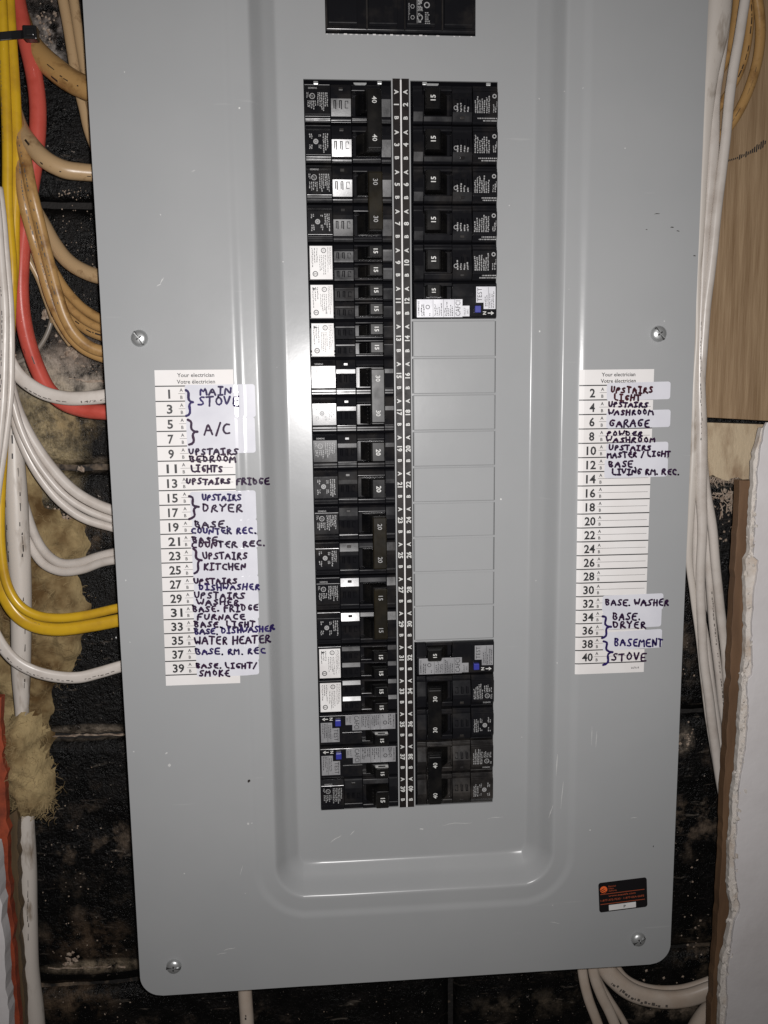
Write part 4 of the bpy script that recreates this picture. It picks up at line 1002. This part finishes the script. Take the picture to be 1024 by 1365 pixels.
cable('cable', M['white_pvc'], [(18, 580), (24, 635), (34, 680), (45, 712), (60, 736), (80, 750), (105, 750), (130, 742), (155, 736), (195, 730)], (3.6, 2.0), 6, 'white cable, upper of two looping in over the yellow insulation', 'cable', GL, seed=24)
cable('cable', M['white_pvc'], [(18, 600), (24, 655), (32, 700), (42, 730), (58, 752), (82, 762), (110, 759), (135, 750), (155, 746), (195, 740)], (3.6, 1.9), 6, 'white cable, lower of two looping in over the yellow insulation', 'cable', GL, seed=25)
cable('thick_cable', M['old_white'], [(14, 500, 4), (17, 545, 6), (19, 590, 11), (20, 640, 14), (23, 700, 14.5), (27, 770, 14), (28, 840, 13), (29, 900, 12), (30, 945, 9), (31, 985, 8), (33, 1030, 9), (34, 1085, 11), (36, 1150, 12.5), (38, 1220, 12.5), (41, 1290, 12.5), (46, 1350, 13.5), (50, 1420, 14)], 2.6, 12,
      'thick aged white cable with dark scuffs running down the whole left side', 'cable', GL, marks=[(.05, .12, .2, .25, None), (.66, .95, -.80, .16, None), (.12, .42, .6, .09, None), (.12, .3, -.7, .12, None), (.7, .8, .3, .05, None)], seed=26, mk='dirt')
cable('cable', M['white_pvc'], [(-10, 838), (4, 862), (22, 882), (46, 895), (75, 902), (105, 903), (132, 897), (160, 889), (200, 878)], (1.1, 1.6), 8, 'printed white cable, lowest loop on the left, entering beside number 39', 'cable', GL, flat=.65, groove=.15, marks=[(.1, .8, -.35, .2, None)], seed=27)
cable('cable', M['cream'], [(326, 1290), (328, 1330), (330, 1365), (331, 1420)], 3.0, 10, 'cream cable leaving the bottom of the panel on the left', 'cable', GB, marks=[(.4, .55, 0, .3, None)], seed=28, mk='dirt')
cable('cable', M['cream'], [(774, 1260), (777, 1300), (784, 1330), (795, 1360), (812, 1410)], 2.6, 7.5, 'cream cable, left one of two dropping below the inspection sticker', 'cable', GB, flat=.7, groove=.18, seed=29)
cable('cable', M['cream'], [(785, 1250), (791, 1295), (801, 1325), (815, 1355), (838, 1410)], 2.3, 8, 'cream cable, right one of two dropping below the inspection sticker', 'cable', GB, flat=.7, groove=.18, seed=30)
cable('thick_cable', M['cream'], [(796, 1250), (804, 1285), (822, 1308), (848, 1325), (882, 1332), (915, 1330), (945, 1321), (985, 1305)], (2.8, 2.4), 14, 'thick cream cable sweeping right from below the panel towards the drywall', 'cable', GB, flat=.7, groove=.16, marks=[(.25, .6, -.3, .35, None), (.78, .9, -.6, .12, None)], seed=31)
cable('cable', M['cream'], [(985, 1315), (955, 1340), (935, 1362), (915, 1400)], 2.6, 14, 'cream cable curving down behind the thick one at the bottom right', 'cable', GB, seed=32)
cable('cable', M['cream'], [(782, 1255), (796, 1300), (812, 1330), (832, 1362), (850, 1400)], 3.1, 5, 'thin cream cable behind the two dropping below the inspection sticker', 'cable', GB, seed=33)
cable('cable', M['cream'], [(812, 1262), (830, 1298), (856, 1314), (890, 1318), (925, 1313), (985, 1290)], (3.2, 2.9), 5, 'thin cream cable running just above the thick cream one at the bottom right', 'cable', GB, seed=34)
# right side
cable('cable', M['tan'], [(1000, -40), (1010, 0), (1013, 40), (1008, 85), (994, 130), (972, 168), (945, 195), (915, 215)], (1.1, 1.6), 6.5, 'tan cable in the widest loop at the top right, over the board', 'cable', GR, flat=.85, marks=[(.45, .75, -.2, .12, None)], seed=41, mk='dirt')
cable('cable', M['tan'], [(992, -40), (999, 10), (997, 50), (988, 90), (972, 122), (952, 150), (925, 175)], (1.3, 1.7), 5.5, 'tan cable in the middle loop at the top right behind the narrow white one', 'cable', GR, marks=[(.2, .6, 0, .3, None)], seed=42, mk='dirt')
cable('cable', M['tan'], [(985, -40), (982, 10), (976, 50), (966, 85), (950, 112), (925, 135)], (1.6, 1.9), 6, 'tan cable in the innermost loop at the top right, mostly hidden', 'cable', GR, seed=43)
cable('cable', M['white_pvc'], [(1000, -40), (993, 5), (984, 60), (975, 120), (968, 180), (961, 240), (953, 310), (946, 370), (940, 420), (936, 470), (934, 530), (936, 600), (941, 650), (950, 700), (955, 760), (962, 820), (969, 890), (976, 960), (986, 1060), (1000, 1180)], (.9, 2.2), 6.6,
      'narrow white cable running straight down from the top right over the tan loops', 'cable', GR, flat=.85, seed=44)
cable('thick_cable', M['old_white'], [(963, -40, 17), (959, 10, 16.5), (955, 50, 15), (948, 100, 11), (943, 150, 8.5), (940, 200, 6), (936, 260, 5), (933, 330, 4.5), (931, 390, 4), (929, 450, 4), (927, 520, 5), (926, 590, 6), (923, 650, 6), (920, 700, 5), (919, 745, 5), (924, 790, 5), (931, 840, 5), (938, 900, 5), (946, 960, 6), (955, 1015, 6), (968, 1080, 6), (984, 1160, 6), (1000, 1260, 6)], (1.0, 2.2), 6, 'wide flat white cable hugging the right edge of the grey cover', 'cable', GR, flat=.6, seed=45)
cable('cable', M['white_pvc'], [(968, 30, 5), (960, 90, 6), (953, 140, 7), (950, 200, 8), (946, 260, 6.5), (940, 330, 5.5), (936, 390, 5), (934, 450, 5.5), (934, 520, 7), (935, 590, 8.5), (935, 650, 8), (936, 700, 7), (934, 760, 6.5), (934, 820, 6.5), (939, 880, 6.5), (946, 940, 7), (954, 1000, 7), (966, 1070, 7), (982, 1150, 7), (1000, 1260, 7)], (1.2, 2.0), 7,
      'white cable pressed against the wide flat one along the right edge of the cover', 'cable', GR, flat=.8, marks=[(.28, .4, -.3, .2, None)], seed=46)
cable('cable', M['white_pvc'], [(930, 560), (928, 620), (928, 680), (928, 730), (930, 790), (940, 850), (948, 910), (957, 970), (967, 1030), (980, 1100), (1000, 1200)], (1.8, 2.2), 6, 'printed white cable behind the front ones beside the lower right list', 'cable', GR, marks=[(.15, .35, 0, .25, None)], seed=47)
cable('cable', M['white_pvc'], [(936, 640), (942, 700), (945, 760), (950, 830), (957, 890), (964, 950), (975, 1010), (990, 1100)], (2.0, 2.4), 5.5, 'printed white cable slanting toward the brown strip on the right', 'cable', GR, marks=[(.3, .95, 0, .3, None)], seed=48)
cable('cable', M['white_pvc'], [(925, 740), (936, 785), (950, 820), (964, 850), (975, 885), (985, 910)], 3.1, 6.5, 'short white cable with blue print deepest behind the brown strip', 'cable', GR, marks=[(.45, .75, -.1, .6, None)], seed=49)
# cable tie
e = empty('cable_tie', tuple(at(30, 48, .6))); tag(e, 'black nylon cable tie binding the yellow and red cables at the top left', 'cable tie')
b0 = at(30, 48, .6)
pts = [at(u, v, d) - b0 for u, v, d in ((-20, 55, 1.3), (-8, 50, 1.0), (0, 48, .9), (15, 46.5, .95), (28, 45.5, 1.1), (38, 45, 1.35), (48, 46, 1.9), (50, 46, 2.6))]
mb = MB(); vs = []
for p in pts: vs += [(p.x, p.y, p.z + .105), (p.x, p.y, p.z - .105), (p.x, p.y + .05, p.z - .105), (p.x, p.y + .05, p.z + .105)]
mb.add(vs, [(4 * i + k, 4 * i + (k + 1) % 4, 4 * i + 4 + (k + 1) % 4, 4 * i + 4 + k) for i in range(len(pts) - 1) for k in range(4)] + [(0, 1, 2, 3), tuple(4 * (len(pts) - 1) + k for k in (3, 2, 1, 0))])
mb.build('strap', M['ziptie'], e, bevel=.01)
hp = at(42, 44, .95) - b0; mb = MB(); mb.box((hp.x - .2, hp.y - .08, hp.z - .17), (hp.x + .15, hp.y + .2, hp.z + .17)); mb.box((hp.x - .12, hp.y - .12, hp.z - .10), (hp.x + .1, hp.y - .02, hp.z + .08)); mb.build('locking_head', M['ziptie'], e, bevel=.03)
# ---------------------------------------------------------------- the tarred block wall
WD = 4.35
joints = [at(90, v, WD).z for v in (-90, 272, 624, 985, 1318)]
pitch = (joints[1] - joints[4]) / 3
jz = [joints[1] + pitch * 1.0 + .0, joints[1], joints[2], joints[3], joints[4], joints[4] - pitch]
mb = MB(); mb.box((-26, WD + .28, -42), (30, WD + 1.5, 10)); wall = mb.build('wall', M['mortar']); tag(wall, 'black tarred concrete block wall behind the panel', None, None, 'structure')
def block(x0, x1, z0, z1, seed):
    st = .22; nx_ = max(2, int((x1 - x0) / st)); nz_ = max(2, int((z0 - z1) / st)); vs = []; rnd = random.Random(seed)
    for j in range(nz_ + 1):
        for i in range(nx_ + 1):
            x = x0 + (x1 - x0) * i / nx_; z = z0 + (z1 - z0) * j / nz_
            e_ = min(x - x0, x1 - x, z0 - z, z - z1); rim = .20 if e_ < .01 else (.03 if e_ < st * 1.2 else 0)
            d = WD + rim + .05 * noise.noise(Vector((x * 2.2, z * 2.2, 1))) + .07 * noise.noise(Vector((x * .6, z * .6, 4)))
            ex = .06 * noise.noise(Vector((x * 1.7, z * 1.7, 9))) if e_ < .01 else 0
            vs.append((x, d, z + ex))
    n0 = len(vs)
    fs = [(j * (nx_ + 1) + i, (j + 1) * (nx_ + 1) + i, (j + 1) * (nx_ + 1) + i + 1, j * (nx_ + 1) + i + 1) for j in range(nz_) for i in range(nx_)]
    # sides back into the mortar
    ring = [i for i in range(nx_ + 1)] + [j * (nx_ + 1) + nx_ for j in range(1, nz_ + 1)] + [nz_ * (nx_ + 1) + i for i in range(nx_ - 1, -1, -1)] + [j * (nx_ + 1) for j in range(nz_ - 1, 0, -1)]
    for r in ring: x, d, z = vs[r]; vs.append((x, WD + .6, z))
    m_ = len(ring)
    for k in range(m_): fs.append((ring[k], ring[(k + 1) % m_], n0 + (k + 1) % m_, n0 + k))
    mb = MB(); mb.add(vs, fs); return mb.build('block', M['tar'], wall, smooth=True)
PW = 2 * pitch
for r in range(5):
    z0, z1 = jz[r] - .10, jz[r + 1] + .10
    off = -3.0 if r % 2 else 2.0
    for c in range(-2, 3):
        x0 = off + c * PW
        if x0 > 16 or x0 + PW < -14: continue
        o = block(x0 + .1, x0 + PW - .1, z0, z1, r * 10 + c); o.location = (0, 0, 0)
# crumbs of mortar and plaster stuck on the wall
mb = MB(); rnd = random.Random(11)
def crumb(p, s):
    vs = []; ph = rnd.uniform(0, 6)
    for dx, dy, dz in ((1, 0, 0), (0, 0, 1), (-1, 0, 0), (0, 0, -1), (0, -1, 0), (0, 1, 0)):
        q = Vector((dx, dy * .7, dz)) * s * rnd.uniform(.6, 1.3); q = Matrix.Rotation(ph, 3, 'Y') @ q; vs.append(tuple(p + q))
    mb.add(vs, [(0, 1, 4), (1, 2, 4), (2, 3, 4), (3, 0, 4), (1, 0, 5), (2, 1, 5), (3, 2, 5), (0, 3, 5)])
def crumbs(u, v, su, sv, n, s0, s1):
    for _ in range(n):
        a, b = rnd.gauss(u, su), rnd.gauss(v, sv); p = at(a, b, WD - .02); crumb(p, rnd.uniform(s0, s1))
crumbs(60, 45, 10, 22, 50, .02, .07); crumbs(90, 480, 30, 20, 60, .02, .06); crumbs(96, 468, 4, 3, 22, .06, .13); crumbs(62, 418, 3, 3, 12, .06, .12)
crumbs(88, 258, 9, 3, 16, .012, .035); crumbs(85, 690, 10, 10, 45, .03, .08); crumbs(100, 1180, 30, 60, 45, .012, .035); crumbs(95, 1278, 5, 5, 16, .05, .10); crumbs(150, 1345, 30, 10, 22, .015, .05)
crumbs(108, 625, 5, 1.5, 5, .07, .11); crumbs(905, 850, 10, 50, 22, .015, .04); crumbs(922, 1230, 9, 40, 20, .015, .06); crumbs(885, 1318, 25, 12, 26, .02, .07); crumbs(918, 985, 6, 8, 30, .03, .07)
crumbs(955, 690, 14, 25, 50, .02, .06); crumbs(985, 668, 10, 8, 26, .05, .14); crumbs(600, 1352, 120, 8, 30, .012, .03); crumbs(120, 400, 14, 60, 40, .01, .03); crumbs(105, 300, 20, 40, 45, .01, .028)
tag(mb.build('mortar_crumbs', M['crumb']), 'crumbs of mortar and plaster stuck to the black wall', 'debris', None, 'stuff')
# joints smeared with pale mortar
mb = MB(); rnd = random.Random(12)
def bead(u0, v0, u1, v1, h):
    a, b = at(u0, v0, WD + .02), at(u1, v1, WD + .02); n = int((b - a).length / .12); vs = []
    for i in range(n + 1):
        p = a.lerp(b, i / n); w_ = h * (.55 + .9 * abs(noise.noise(p * 1.9 + Vector((3, 0, 0))))) ; j = .05 * noise.noise(p * 2.5)
        for k, (dz, dy) in enumerate(((w_, .06), (w_ * .4, -.03), (-w_ * .5, -.02), (-w_, .06))): vs.append((p.x, p.y + dy + rnd.uniform(-.02, .02), p.z + dz + j + rnd.uniform(-.02, .02)))
    keep = [noise.noise(a.lerp(b, i / n) * 1.3 + Vector((h * 50, 2, 0))) > -.12 for i in range(n)]
    mb.add(vs, [(4 * i + k, 4 * i + k + 1, 4 * i + 5 + k, 4 * i + 4 + k) for i in range(n) if keep[i] for k in range(3)])
bead(55, 1291, 200, 1288, .045); bead(60, 982, 175, 979, .02); bead(55, 505, 150, 508, .11)
tag(mb.build('mortar_bead', M['crumb'], wall), None).location = (0, 0, 0)
# ---------------------------------------------------------------- insulation, wood and drywall on the left
def blanket(name, m, outline, d, amp, seed, label, cat='insulation', cell=.10):
    """lumpy mat: points inside an outline of photo pixels, pushed forward into tufts"""
    P = [at(u, v, d) for u, v in outline]
    xs_ = [p.x for p in P]; zs_ = [p.z for p in P]
    def inside(x, z):
        c = False; j = len(P) - 1
        for i in range(len(P)):
            if (P[i].z > z) != (P[j].z > z) and x < (P[j].x - P[i].x) * (z - P[i].z) / (P[j].z - P[i].z) + P[i].x: c = not c
            j = i
        return c
    def dist(x, z):
        best = 9
        for i in range(len(P)):
            a, b = P[i - 1], P[i]; ab = Vector((b.x - a.x, b.z - a.z)); ap = Vector((x - a.x, z - a.z)); t = max(0, min(1, ap.dot(ab) / max(1e-6, ab.dot(ab))))
            best = min(best, (ap - ab * t).length)
        return best
    X0, X1, Z0, Z1 = min(xs_) - .3, max(xs_) + .3, min(zs_) - .3, max(zs_) + .3
    nx_, nz_ = int((X1 - X0) / cell), int((Z1 - Z0) / cell); mb = MB(); idx = {}
    for j in range(nz_ + 1):
        for i in range(nx_ + 1):
            x, z = X0 + i * cell, Z0 + j * cell
            wx = x + .25 * noise.noise(Vector((x * 2, z * 2, seed))); wz = z + .25 * noise.noise(Vector((x * 2, z * 2, seed + 9)))
            s = dist(wx, wz) * (1 if inside(wx, wz) else -1)
            if s < -.30: continue
            t = max(0, min(1, (s + .30) / .6)); t = math.sqrt(t)
            h = t * (amp * (.8 + .8 * noise.noise(Vector((x * .9, z * .7, seed + 2))) + .35 * noise.noise(Vector((x * 3, z * 3, seed))) + .16 * noise.noise(Vector((x * 8, z * 8, seed)))))
            idx[(i, j)] = len(mb.v); mb.v.append((x + .04 * noise.noise(Vector((x * 9, z * 9, 7))), d + .1 + .7 * (1 - t) - h, z + .04 * noise.noise(Vector((x * 9, z * 9, 17)))))
    for j in range(nz_):
        for i in range(nx_):
            q = [(i, j), (i + 1, j), (i + 1, j + 1), (i, j + 1)]
            if all(k in idx for k in q): mb.f.append(tuple(idx[k] for k in q))
    nb = len(mb.v)
    o = mb.build(name, m, smooth=True); tag(o, label, cat, None, 'stuff')
    return o, list(mb.v)
fib = []
o1, v1_ = blanket('insulation', M['insul'], [(30, 600), (48, 640), (55, 680), (74, 690), (104, 694), (112, 712), (112, 734), (96, 750), (88, 770), (108, 800), (112, 815), (98, 838), (104, 868), (86, 902), (66, 918), (62, 960), (60, 1010), (50, 1045), (28, 1050), (4, 1050), (-12, 1000), (-14, 880), (-6, 700), (10, 620)], 4.15, .48, 1,
                  'matted yellow brown glass wool bulging between the cables and the wall on the left')
fib += v1_
o2, v2_ = blanket('insulation', M['insul'], [(2, 968), (24, 962), (42, 972), (46, 1000), (48, 1030), (58, 1040), (66, 1060), (52, 1085), (36, 1090), (22, 1088), (10, 1050), (-6, 1000)], 2.2, .5, 3,
                  'tuft of dirty glass wool wrapped round the thick aged white cable low on the left')
fib += v2_ * 3
mb = MB(); rnd = random.Random(20)
def fibre(p, L_, w_=.006):
    a = Vector(p); dr = Vector((rnd.gauss(0, 1), -abs(rnd.gauss(0, .7)), rnd.gauss(0, 1))).normalized(); n = 4; vs = []
    c = a.copy(); cv = Vector((rnd.gauss(0, .35), 0, rnd.gauss(0, .35)))
    for i in range(n + 1):
        s_ = Vector((dr.z, 0, -dr.x)).normalized() * w_; vs += [tuple(c + s_), tuple(c - s_)]
        c = c + dr * L_ / n; dr = (dr + cv).normalized()
    mb.add(vs, [(2 * i, 2 * i + 1, 2 * i + 3, 2 * i + 2) for i in range(n)])
for _ in range(2600): fibre(rnd.choice(fib), rnd.uniform(.08, .32), rnd.uniform(.003, .007))
for _ in range(160): fibre(at(rnd.gauss(62, 5), rnd.gauss(1070, 9), 2.2), rnd.uniform(.1, .3))
tag(mb.build('insulation_fibres', M['fibre']), 'loose glass wool fibres standing out of the yellow brown insulation', 'fibres', None, 'stuff')
def slab(name, m, poly, d0, d1, label, cat, parent=None, jag=0.0, step=.25, seed=0, inner=None, kind=None):
    """a board with an outline given at its front face and a real thickness behind it; jag roughens the outline"""
    P = [at(u, v, d0) for u, v in poly]; out = []; rnd = random.Random(seed)
    jedges = inner if inner is not None else range(len(P))
    for i in range(len(P)):
        a, b = P[i], P[(i + 1) % len(P)]; n = max(1, int((b - a).length / step)) if jag and i in jedges else 1
        for k in range(n):
            p = a.lerp(b, k / n)
            if k and jag: p = p + Vector((rnd.gauss(0, jag) + jag * 5 * noise.noise(p * 1.3 + Vector((seed, 0, 0))) + jag * 3 * noise.noise(p * 4), 0, rnd.gauss(0, jag)))
            out.append(p)
    n = len(out); vs = [(p.x, d0, p.z) for p in out] + [(p.x, d1, p.z) for p in out]
    mb = MB(); mb.add(vs, [tuple(range(n)), tuple(range(2 * n - 1, n - 1, -1))] + [(i, i + n, (i + 1) % n + n, (i + 1) % n) for i in range(n)])
    o = mb.build(name, m, parent, bevel=.02 if not jag else .012)
    if parent is None: tag(o, label, cat, None, kind)
    elif label: o['label'] = label
    return o
slab('wood_strip', M['rust'], [(-14, 930), (2, 930), (6, 1040), (11, 1150), (19, 1265), (30, 1420), (14, 1420), (8, 1290), (1, 1150), (-8, 1030)], 1.6, 1.9, 'rust red painted wood strip at the lower left edge', 'wood strip', jag=.015)
slab('wood_batten', M['olive'], [(8, 1090), (22, 1080), (25, 1200), (29, 1300), (36, 1420), (26, 1420), (20, 1280), (12, 1150)], 2.0, 2.5, 'dark stained wood batten between the rust strip and the aged white cable', 'wood batten', jag=.015)
slab('drywall', M['drywall'], [(-60, 1120), (-6, 1130), (0, 1185), (4, 1240), (8, 1300), (12, 1360), (14, 1420), (-60, 1420)], .9, 1.4, 'white painted drywall corner at the lower left edge', 'drywall', jag=.012, inner=(1, 2, 3, 4, 5))
# ---------------------------------------------------------------- wood and drywall on the right
stud = slab('wooden_board', M['wood'], [(936, -60), (1120, -60), (1120, 563), (1024, 561), (935, 556)], 1.75, 3.4, 'brown wooden board with vertical grain behind the cables at the upper right', 'wooden board')
mb = MB(); rnd = random.Random(30)
for i in range(20):
    t = i / 19; u = 966 + 54 * t; v = 216 - 26 * t + 4 * math.sin(t * 3); c = at(u, v, 1.744); h = .035 + .075 * rnd.random() if t > .35 else .03; w_ = .02
    mb.add([(c.x - w_, 1.744, c.z - h), (c.x + w_, 1.744, c.z - h + .03), (c.x + w_ * 1.4, 1.744, c.z + h + .02), (c.x - w_ * .6, 1.744, c.z + h)], [(0, 1, 2, 3)])
o = mb.build('stamped_mark', M['print_k'], stud); o.location = (0, 0, 0)
endb = slab('cut_wood_block', M['endwood'], [(936, 563), (1024, 566), (1019, 600), (1007, 640), (1000, 641), (985, 636), (970, 641), (955, 636), (937, 632)], 1.8, 3.6, 'pale rough sawn wood block end under the brown board', 'wood block', jag=.03, inner=(3, 4, 5, 6, 7), step=.1)
mb = MB(); rnd = random.Random(31)
for _ in range(230):
    u = rnd.uniform(937, 1006); p = at(u, rnd.gauss(637, 3), rnd.uniform(1.78, 2.3)); L_ = rnd.uniform(.05, .22); a = rnd.gauss(-1.57, .6); s_ = Vector((math.sin(a), 0, -math.cos(a))) * rnd.uniform(.006, .016)
    q = p + Vector((math.cos(a) * L_, rnd.uniform(-.08, .04), math.sin(a) * L_)); mb.add([tuple(p + s_), tuple(p - s_), tuple(q)], [(0, 1, 2)])
for _ in range(60):
    p = at(rnd.gauss(975, 10), rnd.gauss(665, 12), rnd.uniform(2.5, 4)); L_ = rnd.uniform(.1, .3); a = rnd.uniform(0, 6.28); s_ = Vector((math.sin(a), 0, -math.cos(a))) * rnd.uniform(.01, .03)
    q = p + Vector((math.cos(a) * L_, rnd.uniform(-.08, .04), math.sin(a) * L_)); mb.add([tuple(p + s_), tuple(p - s_), tuple(q - s_ * .5), tuple(q + s_ * .6)], [(0, 1, 2, 3)])
o = mb.build('splinters', M['crumb'], endb); o['kind'] = 'stuff'; o.location = (0, 0, 0)
slab('furring_strip', M['brown'], [(986, 640), (1010, 640), (1015, 900), (1010, 1420), (944, 1420), (951, 1330), (959, 1200), (964, 1080), (967, 1010), (971, 950), (976, 850), (979, 760), (984, 700)], .95, 1.30, 'long brown wood strip running down beside the torn drywall on the right', 'wood strip', jag=.012)
dw = slab('drywall', M['drywall'], [(1100, 560), (1023, 563), (1014, 600), (1010, 650), (1008, 700), (1005, 742), (1012, 748), (1005, 800), (1003, 860), (1003, 900), (997, 906), (998, 950), (995, 1000), (986, 1050), (983, 1100), (980, 1150), (984, 1195), (987, 1212), (979, 1235), (975, 1262), (971, 1300), (969, 1350), (967, 1420), (1100, 1420)], .30, .42,
          'white painted drywall with a torn paper edge along the right side', 'drywall', jag=.009, step=.13, inner=tuple(range(1, 22)), seed=3)
slab('gypsum_core', M['gypsum'], [(1090, 566), (1016, 570), (1007, 610), (1003, 660), (1001, 700), (999, 738), (994, 746), (994, 830), (993, 880), (988, 912), (987, 950), (984, 1000), (977, 1060), (974, 1120), (971, 1180), (976, 1212), (973, 1235), (968, 1265), (961, 1295), (960, 1350), (958, 1420), (1090, 1420)], .44, .66, 'pale crumbling gypsum edge', None, parent=dw, jag=.010, step=.12, inner=tuple(range(1, 20)), seed=4).location = (0, 0, 0)
mb = MB(); rnd = random.Random(33)
def flake(u, v, d, s):
    p = at(u, v, d); n = rnd.randint(4, 6); a0 = rnd.uniform(0, 6); vs = []
    for k in range(n): a = a0 + 6.283 * k / n; rr_ = s * rnd.uniform(.5, 1.2); vs.append((p.x + rr_ * math.cos(a), p.y + rnd.uniform(-.05, .05), p.z + 1.5 * rr_ * math.sin(a)))
    mb.add(vs + [(p.x, p.y - s * .5, p.z)], [(k, (k + 1) % n, n) for k in range(n)])
edge = [(1008, 620), (1003, 700), (997, 745), (997, 860), (991, 912), (988, 1000), (980, 1060), (976, 1150), (976, 1212), (970, 1260), (964, 1300), (962, 1400)]
for _ in range(190):
    i = rnd.randrange(len(edge) - 1); t = rnd.random(); a, b = edge[i], edge[i + 1]
    flake(a[0] + (b[0] - a[0]) * t + rnd.gauss(2, 3.5), a[1] + (b[1] - a[1]) * t, rnd.uniform(.26, .42), rnd.uniform(.02, .08))
o = mb.build('torn_paper', M['gypsum'], dw); o['kind'] = 'stuff'; o.location = (0, 0, 0)
for t in (_tc,): t.clear()
